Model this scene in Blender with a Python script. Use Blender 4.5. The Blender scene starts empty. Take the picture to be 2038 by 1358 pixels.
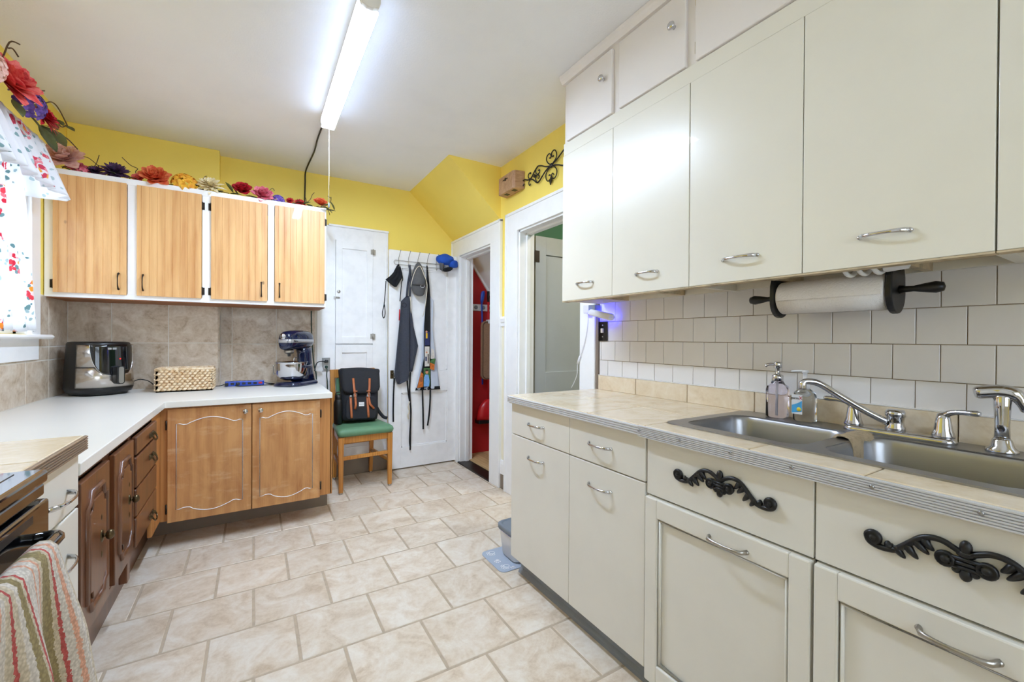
import bpy, bmesh, math, random
from mathutils import Vector, Matrix
from math import sin, cos, pi, radians
random.seed(7)
sc = bpy.context.scene
COL = sc.collection

# ---------------------------------------------------------------- camera, world, exposure
FPX, YAW, PIT, ROLL = 850.7, 0.5432, -0.0049, 0.0061
Fv = Vector((sin(YAW)*cos(PIT), cos(YAW)*cos(PIT), sin(PIT)))
R0 = Vector((cos(YAW), -sin(YAW), 0)); U0 = R0.cross(Fv)
Rv = cos(ROLL)*R0 + sin(ROLL)*U0; Uv = -sin(ROLL)*R0 + cos(ROLL)*U0
cd = bpy.data.cameras.new('camera'); cam = bpy.data.objects.new('camera', cd); COL.objects.link(cam)
cd.sensor_width = 36; cd.lens = 36*FPX/2038; cd.clip_start = .02
cam.matrix_world = Matrix(((Rv.x, Uv.x, -Fv.x, 0), (Rv.y, Uv.y, -Fv.y, 0), (Rv.z, Uv.z, -Fv.z, 1.2), (0, 0, 0, 1)))
sc.camera = cam
wd = bpy.data.worlds.new('world'); sc.world = wd; wd.use_nodes = True
bg = wd.node_tree.nodes['Background']; bg.inputs[0].default_value = (.72, .85, 1, 1); bg.inputs[1].default_value = 5.5
sc.view_settings.view_transform = 'Standard'; sc.view_settings.look = 'None'
sc.view_settings.gamma = 1; sc.view_settings.use_curve_mapping = False
sc.view_settings.exposure = 0.0
sc.cycles.use_denoising = True
sc.cycles.max_bounces = 12; sc.cycles.diffuse_bounces = 8; sc.cycles.transparent_max_bounces = 12
sc.cycles.sample_clamp_indirect = 6
LAMP = 202.0            # radiance of the fluorescent diffuser
NEXT_ROOM_FILL = 120.0  # strength of the added, unseen lamp in the next room

# ---------------------------------------------------------------- helpers
class MB:
    def __init__(s): s.v = []; s.f = []; s.s = []; s.m = []
    def add(s, vs, fs, smooth=False, mi=0):
        o = len(s.v); s.v += [Vector(p) for p in vs]
        for f in fs: s.f.append([o+i for i in f]); s.s.append(smooth); s.m.append(mi)
        return s
    def box(s, x0, x1, y0, y1, z0, z1, mi=0):
        return s.add([(x, y, z) for x in (x0, x1) for y in (y0, y1) for z in (z0, z1)],
            [(0, 1, 3, 2), (4, 6, 7, 5), (0, 4, 5, 1), (2, 3, 7, 6), (0, 2, 6, 4), (1, 5, 7, 3)], mi=mi)
    def prism(s, poly, ax, a, b, mi=0, smooth=False):
        n = len(poly)
        def P(q, t):
            return {'x': (t, q[0], q[1]), 'y': (q[0], t, q[1]), 'z': (q[0], q[1], t)}[ax]
        vs = [P(q, a) for q in poly]+[P(q, b) for q in poly]
        s.add(vs, [tuple(range(n)), tuple(range(2*n-1, n-1, -1))], mi=mi)
        o = len(s.v)-2*n
        for i in range(n):
            j = (i+1) % n; s.f.append([o+i, o+j, o+n+j, o+n+i]); s.s.append(smooth); s.m.append(mi)
        return s
    def tube(s, pts, r, n=8, closed=False, mi=0, flat=None):
        P = [Vector(p) for p in pts]; m = len(P)
        rs = r if isinstance(r, (list, tuple)) else [r]*m
        rings = []; ref = None
        for i in range(m):
            if closed: t = P[(i+1) % m]-P[i-1]
            else: t = P[min(i+1, m-1)]-P[max(i-1, 0)]
            if t.length < 1e-9: t = Vector((0, 0, 1))
            t.normalize()
            if ref is None:
                ref = Vector((0, 0, 1)) if abs(t.z) < .9 else Vector((1, 0, 0))
            a = ref-t*ref.dot(t)
            if a.length < 1e-6: a = Vector((1, 0, 0))-t*t.x
            a.normalize(); b = t.cross(a); ref = a
            fa, fb = flat if flat else (1, 1)
            rings.append([P[i]+a*(rs[i]*fa*cos(2*pi*k/n))+b*(rs[i]*fb*sin(2*pi*k/n)) for k in range(n)])
        vs = [p for g in rings for p in g]; fs = []
        for i in range(m if closed else m-1):
            j = (i+1) % m
            for k in range(n): fs.append((i*n+k, i*n+(k+1) % n, j*n+(k+1) % n, j*n+k))
        s.add(vs, fs, True, mi)
        if not closed:
            o = len(s.v)-len(vs)
            s.f += [[o+k for k in range(n)][::-1], [o+(m-1)*n+k for k in range(n)]]; s.s += [False, False]; s.m += [mi, mi]
        return s
    def lathe(s, prof, c=(0, 0, 0), ax='z', n=24, mi=0, smooth=True):
        c = Vector(c); vs = []; m = len(prof)
        for r, h in prof:
            for k in range(n):
                a = 2*pi*k/n; u, w = r*cos(a), r*sin(a)
                vs.append(c+Vector({'z': (u, w, h), 'x': (h, u, w), 'y': (u, h, w)}[ax]))
        fs = [(i*n+k, i*n+(k+1) % n, (i+1)*n+(k+1) % n, (i+1)*n+k) for i in range(m-1) for k in range(n)]
        s.add(vs, fs, smooth, mi); o = len(s.v)-len(vs)
        if prof[0][0] > 1e-5: s.f.append([o+k for k in range(n)]); s.s.append(False); s.m.append(mi)
        if prof[-1][0] > 1e-5: s.f.append([o+(m-1)*n+k for k in range(n)]); s.s.append(False); s.m.append(mi)
        return s
    def ell(s, c, r, nu=16, nv=10, mi=0):
        c = Vector(c); vs = []
        for i in range(nv+1):
            t = pi*i/nv
            for k in range(nu):
                a = 2*pi*k/nu; vs.append(c+Vector((r[0]*sin(t)*cos(a), r[1]*sin(t)*sin(a), r[2]*cos(t))))
        return s.add(vs, [(i*nu+k, i*nu+(k+1) % nu, (i+1)*nu+(k+1) % nu, (i+1)*nu+k) for i in range(nv) for k in range(nu)], True, mi)
    def grid(s, rows, smooth=True, mi=0, wrap=False):
        n = len(rows[0]); vs = [p for r in rows for p in r]; fs = []
        for i in range(len(rows)-1):
            for k in range(n if wrap else n-1):
                fs.append((i*n+k, i*n+(k+1) % n, (i+1)*n+(k+1) % n, (i+1)*n+k))
        return s.add(vs, fs, smooth, mi)
    def loft(s, secs, smooth=True, mi=0, cap=(True, True)):
        s.grid(secs, smooth, mi, wrap=True); n = len(secs[0]); o = len(s.v)-n*len(secs)
        if cap[0]: s.f.append([o+k for k in range(n)]); s.s.append(False); s.m.append(mi)
        if cap[1]: s.f.append([o+(len(secs)-1)*n+k for k in range(n)]); s.s.append(False); s.m.append(mi)
        return s
    def build(s, name, mat, parent=None, bevel=0, seg=2, M=None, sub=0, solid=0, label=None):
        me = bpy.data.meshes.new(name)
        vs = [M @ v for v in s.v] if M else s.v
        me.from_pydata(vs, [], s.f)
        me.polygons.foreach_set('use_smooth', s.s); me.polygons.foreach_set('material_index', s.m)
        bm = bmesh.new(); bm.from_mesh(me)
        bmesh.ops.remove_doubles(bm, verts=bm.verts, dist=1e-6)
        bmesh.ops.recalc_face_normals(bm, faces=bm.faces); bm.to_mesh(me); bm.free()
        for m in (mat if isinstance(mat, (list, tuple)) else [mat]): me.materials.append(m)
        return put(name, me, parent, bevel, seg, sub, solid, label)

def put(name, me, parent=None, bevel=0, seg=2, sub=0, solid=0, label=None):
    o = bpy.data.objects.new(name, me); COL.objects.link(o)
    if parent is not None: attach(o, parent)
    if solid: m = o.modifiers.new('solid', 'SOLIDIFY'); m.thickness = solid; m.offset = 0
    if bevel: m = o.modifiers.new('bevel', 'BEVEL'); m.width = bevel; m.segments = seg; m.limit_method = 'ANGLE'; m.angle_limit = radians(35); m.harden_normals = False
    if sub: m = o.modifiers.new('sub', 'SUBSURF'); m.levels = sub; m.render_levels = sub
    if label: o['label'] = label
    return o
def attach(o, parent):
    o.parent = parent
    if parent.type == 'EMPTY': o.matrix_parent_inverse = Matrix.Translation(-parent.location)
def thing(name, label, cat, loc, group=None):
    o = bpy.data.objects.new(name, None); COL.objects.link(o); o.location = loc; o.empty_display_size = .05
    return tag(o, label, cat, group)
def tag(o, label, cat, group=None):
    o['label'] = label; o['category'] = cat
    if group: o['group'] = group
    return o
def struct(o, label=None, cat=None):
    o['kind'] = 'structure'
    if label: o['label'] = label
    if cat: o['category'] = cat
    return o
def box(name, mat, x0, x1, y0, y1, z0, z1, parent=None, bevel=.002, **k):
    return MB().box(x0, x1, y0, y1, z0, z1).build(name, mat, parent, bevel=bevel, **k)
def rrect(x0, x1, y0, y1, r, n=5):
    out = []
    for cx, cy, a0 in ((x1-r, y1-r, 0), (x0+r, y1-r, 90), (x0+r, y0+r, 180), (x1-r, y0+r, 270)):
        for k in range(n+1):
            a = radians(a0+90*k/n); out.append((cx+r*cos(a), cy+r*sin(a)))
    return out
def plate(name, mat, loops, z0, z1, parent=None, M=None, bevel=0):
    """flat plate in the xy plane with holes, from z0 to z1"""
    cu = bpy.data.curves.new(name, 'CURVE'); cu.dimensions = '2D'; cu.fill_mode = 'BOTH'; cu.extrude = (z1-z0)/2
    for lp in loops:
        sp = cu.splines.new('POLY'); sp.points.add(len(lp)-1); sp.use_cyclic_u = True
        for p, q in zip(sp.points, lp): p.co = (q[0], q[1], 0, 1)
    ob = bpy.data.objects.new(name, cu); COL.objects.link(ob)
    me = bpy.data.meshes.new_from_object(ob.evaluated_get(bpy.context.evaluated_depsgraph_get()))
    bpy.data.objects.remove(ob); bpy.data.curves.remove(cu)
    me.transform(Matrix.Translation((0, 0, (z0+z1)/2)))
    if M: me.transform(M)
    me.materials.clear(); me.materials.append(mat); me.name = name
    return put(name, me, parent, bevel)
def text(name, mat, body, size, M, parent, depth=.0006, align='CENTER', bold=0):
    cu = bpy.data.curves.new(name, 'FONT'); cu.body = body; cu.size = size; cu.align_x = align; cu.align_y = 'CENTER'; cu.extrude = depth; cu.offset = bold
    ob = bpy.data.objects.new(name, cu); COL.objects.link(ob)
    me = bpy.data.meshes.new_from_object(ob.evaluated_get(bpy.context.evaluated_depsgraph_get()))
    bpy.data.objects.remove(ob); bpy.data.curves.remove(cu)
    me.transform(M); me.materials.clear(); me.materials.append(mat)
    return put(name, me, parent)
def frame(o, xa, ya):
    """matrix with origin o, local x along xa, local y along ya"""
    xa = Vector(xa).normalized(); ya = Vector(ya); ya = (ya-xa*ya.dot(xa)).normalized(); za = xa.cross(ya)
    return Matrix(((xa.x, ya.x, za.x, o[0]), (xa.y, ya.y, za.y, o[1]), (xa.z, ya.z, za.z, o[2]), (0, 0, 0, 1)))
def smooth_path(pts, n=5):
    P = [Vector(p) for p in pts]; out = []
    for i in range(len(P)-1):
        p0 = P[max(i-1, 0)]; p1 = P[i]; p2 = P[i+1]; p3 = P[min(i+2, len(P)-1)]
        for k in range(n):
            t = k/n
            out.append(.5*((2*p1)+(p2-p0)*t+(2*p0-5*p1+4*p2-p3)*t*t+(3*p1-p0-3*p2+p3)*t**3))
    out.append(P[-1]); return out
def lerp(a, b, t): return a+(b-a)*t

# ---------------------------------------------------------------- materials
def lin(c):
    return tuple(((x/255)/12.92 if x/255 <= .04045 else ((x/255+.055)/1.055)**2.4) for x in c)+(1,)
class NT:
    def __init__(s, name):
        s.mat = bpy.data.materials.new(name); s.mat.use_nodes = True; s.t = s.mat.node_tree; s.n = s.t.nodes; s.p = s.n['Principled BSDF']
    def node(s, ty, **k):
        n = s.n.new(ty)
        for a, b in k.items(): setattr(n, a, b)
        return n
    def link(s, a, b): s.t.links.new(a, b)
    def coord(s, scale=(1, 1, 1), random_off=False, rot=(0, 0, 0)):
        tc = s.node('ShaderNodeTexCoord'); mp = s.node('ShaderNodeMapping')
        s.link(tc.outputs['Object'], mp.inputs[0]); mp.inputs['Scale'].default_value = scale; mp.inputs['Rotation'].default_value = rot
        if random_off:
            oi = s.node('ShaderNodeObjectInfo'); mu = s.node('ShaderNodeVectorMath', operation='SCALE'); mu.inputs[0].default_value = (37, 53, 71)
            s.link(oi.outputs['Random'], mu.inputs['Scale']); s.link(mu.outputs[0], mp.inputs['Location'])
        return mp.outputs[0]
    def noise(s, vec, scale, detail=4, rough=.55, dist=0):
        n = s.node('ShaderNodeTexNoise'); n.inputs['Scale'].default_value = scale; n.inputs['Detail'].default_value = detail
        n.inputs['Roughness'].default_value = rough; n.inputs['Distortion'].default_value = dist; s.link(vec, n.inputs['Vector']); return n.outputs['Fac']
    def ramp(s, fac, stops, interp='LINEAR'):
        r = s.node('ShaderNodeValToRGB'); e = r.color_ramp; e.interpolation = interp
        while len(e.elements) < len(stops): e.elements.new(.5)
        for el, (p, c) in zip(e.elements, stops): el.position = p; el.color = c
        s.link(fac, r.inputs[0]); return r.outputs[0]
    def mix(s, fac, a, b, mode='MIX'):
        m = s.node('ShaderNodeMix', data_type='RGBA', blend_type=mode)
        for i, v in ((0, fac), (6, a), (7, b)):
            if hasattr(v, 'is_output') or hasattr(v, 'links'): s.link(v, m.inputs[i])
            else: m.inputs[i].default_value = v
        return m.outputs[2]
    def math(s, op, a, b=None):
        m = s.node('ShaderNodeMath', operation=op)
        for i, v in enumerate((a, b)):
            if v is None: continue
            if hasattr(v, 'links'): s.link(v, m.inputs[i])
            else: m.inputs[i].default_value = v
        return m.outputs[0]
    def bump(s, h, strength=.2, dist=.01):
        b = s.node('ShaderNodeBump'); b.inputs['Strength'].default_value = strength; b.inputs['Distance'].default_value = dist
        s.link(h, b.inputs['Height']); s.link(b.outputs[0], s.p.inputs['Normal'])
    def base(s, c):
        if hasattr(c, 'links'): s.link(c, s.p.inputs['Base Color'])
        else: s.p.inputs['Base Color'].default_value = c
    def set(s, **k):
        for a, b in k.items(): s.p.inputs[a.replace('_', ' ')].default_value = b
        return s
def pm(name, c, rough=.5, metal=0, spec=.5, var=0, vs=6, bump=0, bs=60, coat=0):
    n = NT(name); n.set(Roughness=rough, Metallic=metal, Specular_IOR_Level=spec, Coat_Weight=coat)
    c1 = lin(c)
    if var:
        v = n.coord(); d = tuple(max(0, x*(1-var)) for x in c1[:3])+(1,); h = tuple(min(1, x*(1+var*.5)) for x in c1[:3])+(1,)
        n.base(n.ramp(n.noise(v, vs, 5), [(.3, d), (.5, c1), (.72, h)]))
    else: n.base(c1)
    if bump: n.bump(n.noise(n.coord(), bs, 3), bump, .004)
    return n.mat
def glow(name, c, strength):
    n = NT(name); n.base(lin(c)); n.p.inputs['Emission Color'].default_value = lin(c); n.p.inputs['Emission Strength'].default_value = strength
    return n.mat
def wood(name, light, dark, scale=(14, 14, 1.1), rough=.45, ring=3.0, knots=False, coat=0, streak=None):
    n = NT(name); n.set(Roughness=rough, Coat_Weight=coat)
    v = n.coord(scale, True)
    a = n.noise(v, 1.3, 6, .6, .6)
    w = n.node('ShaderNodeTexWave', wave_type='BANDS', bands_direction='X'); w.inputs['Scale'].default_value = ring*.35; w.inputs['Distortion'].default_value = 7; w.inputs['Detail'].default_value = 3; w.inputs['Detail Scale'].default_value = .7
    n.link(v, w.inputs['Vector'])
    fine = n.noise(n.coord((160, 160, 5), True), 1, 3, .6)
    f = n.math('ADD', n.math('MULTIPLY', a, .75), n.math('MULTIPLY', w.outputs['Fac'], .1)); f = n.math('ADD', f, n.math('MULTIPLY', fine, .22))
    L, D = lin(light), lin(dark); mid = tuple((x+y)/2 for x, y in zip(L, D))
    c = n.ramp(f, [(.34, D), (.48, mid), (.64, L)])
    if knots:
        vo = n.node('ShaderNodeTexVoronoi'); vo.inputs['Scale'].default_value = 1.0; n.link(n.coord((7, 7, 4), True), vo.inputs['Vector'])
        k = n.ramp(vo.outputs['Distance'], [(.03, (1, 1, 1, 1)), (.075, (0, 0, 0, 1))]); c = n.mix(k, c, tuple(x*.45 for x in D[:3])+(1,))
    if streak:
        sfac = n.ramp(n.noise(n.coord((3, 3, 9), True), 1.6, 6, .65), [(.55, (0, 0, 0, 1)), (.75, (.55, .55, .55, 1))]); c = n.mix(sfac, c, lin(streak))
    n.base(c); n.bump(fine, .08, .002); return n.mat
def stone(name, cols, scale=6, rough=.35, bump=.15, rnd=True, spec=.5, tint=.06):
    n = NT(name); n.set(Roughness=rough, Specular_IOR_Level=spec)
    v = n.coord((1, 1, 1), rnd); a = n.noise(v, scale, 8, .62, 1.2); b = n.noise(v, scale*7, 6, .7)
    f = n.math('ADD', n.math('MULTIPLY', a, .7), n.math('MULTIPLY', b, .3))
    c = n.ramp(f, [(.33, lin(cols[0])), (.47, lin(cols[1])), (.62, lin(cols[2]))])
    if tint:
        oi = n.node('ShaderNodeObjectInfo'); hs = n.node('ShaderNodeHueSaturation'); n.link(c, hs.inputs['Color'])
        n.link(n.math('ADD', n.math('MULTIPLY', oi.outputs['Random'], tint*2), 1-tint), hs.inputs['Value']); c = hs.outputs[0]
    n.base(c); n.bump(b, bump, .004); return n.mat
M_ = {}
M_['yellow'] = pm('yellow_paint', (252, 227, 112), .6, var=.05, vs=2, bump=.05, bs=90)
M_['ceiling'] = pm('ceiling_paint', (240, 240, 241), .8, var=.03, vs=3, bump=.18, bs=120)
M_['white'] = pm('white_trim_paint', (245, 245, 245), .4, var=.03, vs=9)
M_['door_white'] = pm('worn_white_door_paint', (246, 245, 245), .4, var=.06, vs=11)
M_['cream'] = pm('cream_enamel', (229, 225, 212), .28, var=.02, vs=5, coat=.2)
M_['cream_low'] = pm('cream_enamel_base', (226, 222, 212), .32, var=.03, vs=5, coat=.1)
M_['pinkwhite'] = pm('pale_white_enamel', (232, 226, 222), .4, var=.02, vs=5)
M_['cream_wall'] = pm('cream_wall_paint', (238, 232, 208), .6)
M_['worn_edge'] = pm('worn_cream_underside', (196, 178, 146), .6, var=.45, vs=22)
M_['blue_patch'] = pm('blue_paint_patch', (86, 140, 178), .5, var=.2, vs=30)
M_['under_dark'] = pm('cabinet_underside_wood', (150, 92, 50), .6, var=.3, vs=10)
M_['floor_tile'] = stone('beige_floor_tile', [(190, 168, 142), (214, 197, 176), (228, 218, 204)], 6.5, .34, .35)
M_['grout'] = pm('floor_grout', (184, 166, 144), .9, var=.15, vs=30)
M_['wall_tile'] = stone('beige_wall_tile', [(160, 134, 106), (200, 181, 158), (220, 207, 190)], 8, .3, .1)
M_['wgrout'] = pm('pale_grout', (226, 220, 210), .9)
M_['counter_tile'] = stone('beige_counter_tile', [(206, 184, 152), (221, 203, 174), (229, 215, 192)], 7, .22, .05, tint=.03)
M_['white_tile'] = pm('white_wall_tile', (226, 222, 218), .18, var=.015, vs=9)
M_['dirty_grout'] = pm('brown_grout', (150, 132, 104), .9, var=.2, vs=40)
M_['laminate'] = pm('white_laminate', (232, 229, 222), .3, var=.02, vs=3)
M_['alu'] = pm('ribbed_aluminium', (218, 218, 220), .4, .3)
M_['alu_old'] = pm('old_aluminium', (168, 150, 130), .45, .8)
M_['steel'] = NT('brushed_steel').set(Base_Color=lin((160, 160, 162)), Roughness=.34, Metallic=1).mat
M_['fryer_steel'] = NT('polished_steel').set(Base_Color=lin((205, 198, 190)), Roughness=.2, Metallic=1).mat
M_['chrome'] = NT('chrome').set(Base_Color=lin((205, 205, 208)), Roughness=.08, Metallic=1).mat
M_['nickel'] = NT('satin_nickel').set(Base_Color=lin((178, 174, 168)), Roughness=.32, Metallic=1).mat
M_['brass'] = NT('antique_brass').set(Base_Color=lin((96, 82, 60)), Roughness=.32, Metallic=1).mat
M_['darkmetal'] = pm('dark_bronze', (52, 44, 38), .4, .7)
M_['black'] = pm('black_plastic', (22, 22, 23), .35)
M_['black_gloss'] = pm('black_gloss', (14, 14, 16), .06, coat=.6)
M_['iron'] = pm('black_iron', (30, 29, 30), .38, .2, var=.3, vs=40)
M_['rubber'] = pm('black_cord_rubber', (30, 30, 32), .55)
M_['greencord'] = pm('green_cord', (36, 62, 48), .5)
M_['whiteplastic'] = pm('white_plastic', (228, 228, 230), .35)
M_['pine'] = wood('pine_board', (232, 184, 124), (198, 138, 80), (5.5, 5.5, .7), .42, knots=True, coat=.15)
M_['oakply'] = wood('worn_birch_ply', (208, 154, 98), (170, 110, 60), (6, 6, 2.6), .5, 2.2, streak=(226, 196, 160))
M_['basewood'] = wood('honey_wood', (196, 136, 76), (156, 98, 48), (12, 12, .8), .5)
M_['brown'] = wood('dark_stained_wood', (112, 66, 36), (66, 36, 20), (12, 12, .9), .35, coat=.25)
M_['chairwood'] = wood('golden_oak', (200, 138, 62), (162, 98, 34), (16, 16, 1.4), .35, coat=.2)
M_['boxwood'] = wood('chime_wood', (190, 152, 120), (160, 120, 90), (4, 60, 60), .5)
M_['plank'] = wood('closet_floor_plank', (214, 182, 132), (180, 140, 92), (9, 1.2, 9), .5)
M_['plinth'] = pm('grey_brown_vinyl', (132, 118, 104), .45, var=.06, vs=4)
M_['greyplinth'] = pm('blue_grey_vinyl', (136, 142, 150), .4, var=.1, vs=5)
M_['seatgreen'] = pm('green_vinyl', (96, 140, 106), .42, var=.08, vs=30, bump=.1, bs=160)
M_['fabric_black'] = pm('black_canvas', (32, 33, 38), .85, var=.15, vs=60, bump=.2, bs=300)
M_['fabric_black2'] = pm('black_cloth', (22, 22, 25), .9, var=.2, vs=60)
M_['leather'] = pm('tan_leather', (178, 100, 58), .5, var=.12, vs=30)
M_['apron_grey'] = pm('charcoal_denim', (62, 65, 76), .9, var=.15, vs=90)
M_['apron_light'] = pm('pale_blue_cloth', (205, 212, 226), .85, var=.06, vs=12)
M_['capgrey'] = pm('grey_cotton', (92, 92, 94), .9, var=.12, vs=50)
M_['blue'] = pm('royal_blue_cloth', (28, 84, 190), .8, var=.12, vs=20)
M_['blueplastic'] = pm('blue_plastic', (34, 72, 180), .35)
M_['red'] = pm('red_plastic', (196, 26, 34), .3)
M_['navy'] = pm('navy_enamel', (15, 25, 58), .16, coat=.6)
M_['grey'] = pm('grey_plastic', (120, 128, 138), .5)
M_['greydoor'] = pm('blue_grey_paint', (176, 180, 186), .45, var=.03, vs=6)
M_['green_wall'] = pm('green_paint', (60, 112, 84), .6)
M_['tan'] = pm('brown_corduroy', (150, 118, 92), .9, var=.15, vs=60)
M_['rope'] = pm('cream_cord', (222, 212, 192), .8)
M_['vine'] = pm('brown_vine', (84, 62, 44), .8)
M_['leaf'] = pm('olive_leaf', (86, 92, 44), .6, var=.35, vs=25)
M_['paper'] = pm('paper_towel', (236, 232, 230), .9, bump=.5, bs=150)
M_['terry'] = pm('tan_terry', (186, 166, 136), .95, var=.2, vs=60, bump=.8, bs=400)
M_['silver_label'] = pm('silver_band', (196, 196, 198), .3, .6)
M_['ink'] = pm('black_ink', (20, 20, 22), .6)
M_['inkred'] = pm('red_ink', (206, 36, 40), .6)
M_['lblue'] = pm('label_blue', (74, 166, 220), .5, var=.2, vs=40)
M_['lyellow'] = pm('label_yellow', (240, 214, 60), .5)
M_['mat_grey'] = pm('grey_blue_rubber', (164, 174, 190), .7)
M_['outlet_grey'] = pm('brushed_grey_plate', (150, 150, 150), .4, .5)
M_['sky_white'] = pm('window_white', (245, 246, 248), .4)
M_['lampbody'] = pm('lamp_channel_enamel', (226, 222, 216), .5)
M_['diffuser'] = glow('lamp_diffuser', (208, 228, 255), LAMP); M_['diffuser_side'] = glow('lamp_diffuser_side', (208, 228, 255), LAMP*.022)
M_['bulb'] = pm('bulb_glass_white', (236, 236, 236), .3)
M_['blue_led'] = glow('blue_led', (60, 66, 255), 30)
M_['fill_lamp'] = glow('next_room_fill', (255, 246, 232), NEXT_ROOM_FILL)
def glass(name, c=(255, 255, 255), rough=0, ior=1.45):
    return NT(name).set(Base_Color=lin(c), Roughness=rough, Transmission_Weight=1, IOR=ior).mat
M_['glass'] = glass('window_glass', ior=1.05)
M_['soap'] = glass('clear_soap', (236, 228, 238), .02, 1.33)
M_['gel'] = glass('clear_gel', (238, 244, 248), .02, 1.33)
def red_paper():
    n = NT('red_dotted_wallpaper'); n.set(Roughness=.6)
    vo = n.node('ShaderNodeTexVoronoi'); vo.inputs['Scale'].default_value = 1; vo.inputs['Randomness'].default_value = 0
    n.link(n.coord((46, 46, 46), rot=(0, radians(45), 0)), vo.inputs['Vector'])
    n.base(n.mix(n.ramp(vo.outputs['Distance'], [(.2, (1, 1, 1, 1)), (.3, (0, 0, 0, 1))]), lin((186, 30, 36)), lin((226, 180, 150)))); return n.mat
M_['redpaper'] = red_paper()
def floral(name, transl=.25):
    n = NT(name); n.set(Roughness=.9)
    base = lin((240, 240, 242)); c = base
    nz = n.node('ShaderNodeTexNoise'); nz.inputs['Scale'].default_value = 26; nz.inputs['Detail'].default_value = 2; v0 = n.coord(); n.link(v0, nz.inputs['Vector'])
    def layer(c, scale, off, th, stops, warp):
        mp = n.node('ShaderNodeVectorMath', operation='MULTIPLY_ADD'); n.link(nz.outputs['Color'], mp.inputs[0]); mp.inputs[1].default_value = (warp,)*3
        ad = n.node('ShaderNodeVectorMath', operation='ADD'); n.link(v0, ad.inputs[0]); ad.inputs[1].default_value = off; n.link(ad.outputs[0], mp.inputs[2])
        vo = n.node('ShaderNodeTexVoronoi'); vo.inputs['Scale'].default_value = scale; n.link(mp.outputs[0], vo.inputs['Vector'])
        sp = n.node('ShaderNodeSeparateColor'); n.link(vo.outputs['Color'], sp.inputs[0])
        m1 = n.ramp(vo.outputs['Distance'], [(th, (1, 1, 1, 1)), (th+.05, (0, 0, 0, 1))]); m2 = n.ramp(sp.outputs[1], [(.5, (0, 0, 0, 1)), (.52, (1, 1, 1, 1))])
        mm = n.math('MULTIPLY', m1, m2)
        return n.mix(mm, c, n.ramp(sp.outputs[0], [(p, lin(q)) for p, q in stops], 'CONSTANT'))
    def vor(scale, off, warp):
        mp = n.node('ShaderNodeVectorMath', operation='MULTIPLY_ADD'); n.link(nz.outputs['Color'], mp.inputs[0]); mp.inputs[1].default_value = (warp,)*3
        ad = n.node('ShaderNodeVectorMath', operation='ADD'); n.link(v0, ad.inputs[0]); ad.inputs[1].default_value = off; n.link(ad.outputs[0], mp.inputs[2])
        vo = n.node('ShaderNodeTexVoronoi'); vo.inputs['Scale'].default_value = scale; n.link(mp.outputs[0], vo.inputs['Vector'])
        sp = n.node('ShaderNodeSeparateColor'); n.link(vo.outputs['Color'], sp.inputs[0]); return vo.outputs['Distance'], sp.outputs[0], sp.outputs[1]
    def below(v, t, e=.03): return n.ramp(v, [(t, (1, 1, 1, 1)), (t+e, (0, 0, 0, 1))])
    D, cr, cg = vor(6.5, (0, 0, 0), .05); on = n.ramp(cg, [(.36, (0, 0, 0, 1)), (.37, (1, 1, 1, 1))])
    d, pr, pg = vor(34, (4, 2, 1), .03); lf = n.math('MULTIPLY', n.math('MULTIPLY', below(d, .34), below(D, .62, .05)), n.ramp(pg, [(.45, (0, 0, 0, 1)), (.46, (1, 1, 1, 1))]))
    c = n.mix(lf, c, n.ramp(pr, [(0, lin((140, 172, 174))), (.5, lin((186, 204, 206)))], 'CONSTANT'))
    d, pr, pg = vor(40, (0, 0, 0), .03); fw = n.math('MULTIPLY', n.math('MULTIPLY', below(d, .5), below(D, .36, .04)), on)
    c = n.mix(fw, c, n.ramp(pr, [(0, lin((218, 70, 96))), (.3, lin((240, 150, 160))), (.55, lin((226, 96, 112))), (.75, lin((246, 176, 80))), (.88, lin((250, 214, 214)))], 'CONSTANT'))
    n.base(c)
    t = n.node('ShaderNodeBsdfTranslucent'); n.link(c, t.inputs[0]); ms = n.node('ShaderNodeMixShader'); ms.inputs[0].default_value = transl
    out = n.n['Material Output']; n.link(n.p.outputs[0], ms.inputs[1]); n.link(t.outputs[0], ms.inputs[2]); n.link(ms.outputs[0], out.inputs[0]); return n.mat
M_['floral'] = floral('floral_cotton', .25); M_['floral_sheer'] = floral('floral_sheer', .55)
def stripes():
    n = NT('striped_terry'); n.set(Roughness=.95); tc = n.node('ShaderNodeTexCoord'); sp = n.node('ShaderNodeSeparateXYZ'); n.link(tc.outputs['UV'], sp.inputs[0])
    wob = n.noise(tc.outputs['Object'], 150, 2); f = n.math('FRACT', n.math('ADD', n.math('MULTIPLY', sp.outputs[0], 1.6), n.math('MULTIPLY', wob, .05)))
    W, G, P, Rr, O = (224, 216, 206), (158, 142, 100), (232, 176, 150), (196, 92, 88), (214, 200, 176)
    c = n.ramp(f, [(0, lin(W)), (.07, lin(P)), (.1, lin(W)), (.17, lin(P)), (.2, lin(O)), (.25, lin(G)), (.37, lin(O)), (.41, lin(Rr)), (.44, lin(W)), (.5, lin(P)), (.54, lin(W)), (.6, lin(O)), (.66, lin(Rr)), (.69, lin(O)), (.75, lin(W)), (.8, lin(G)), (.87, lin(O)), (.9, lin(Rr)), (.93, lin(W))], 'CONSTANT')
    vo = n.node('ShaderNodeTexVoronoi'); vo.inputs['Scale'].default_value = 190; n.link(tc.outputs['Object'], vo.inputs['Vector'])
    k = n.ramp(vo.outputs['Distance'], [(0, (1, 1, 1, 1)), (.8, (.62, .6, .58, 1))]); n.base(n.mix(1.0, c, k, 'MULTIPLY')); n.bump(vo.outputs['Distance'], -.8, .004); return n.mat
M_['stripes'] = stripes()
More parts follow.
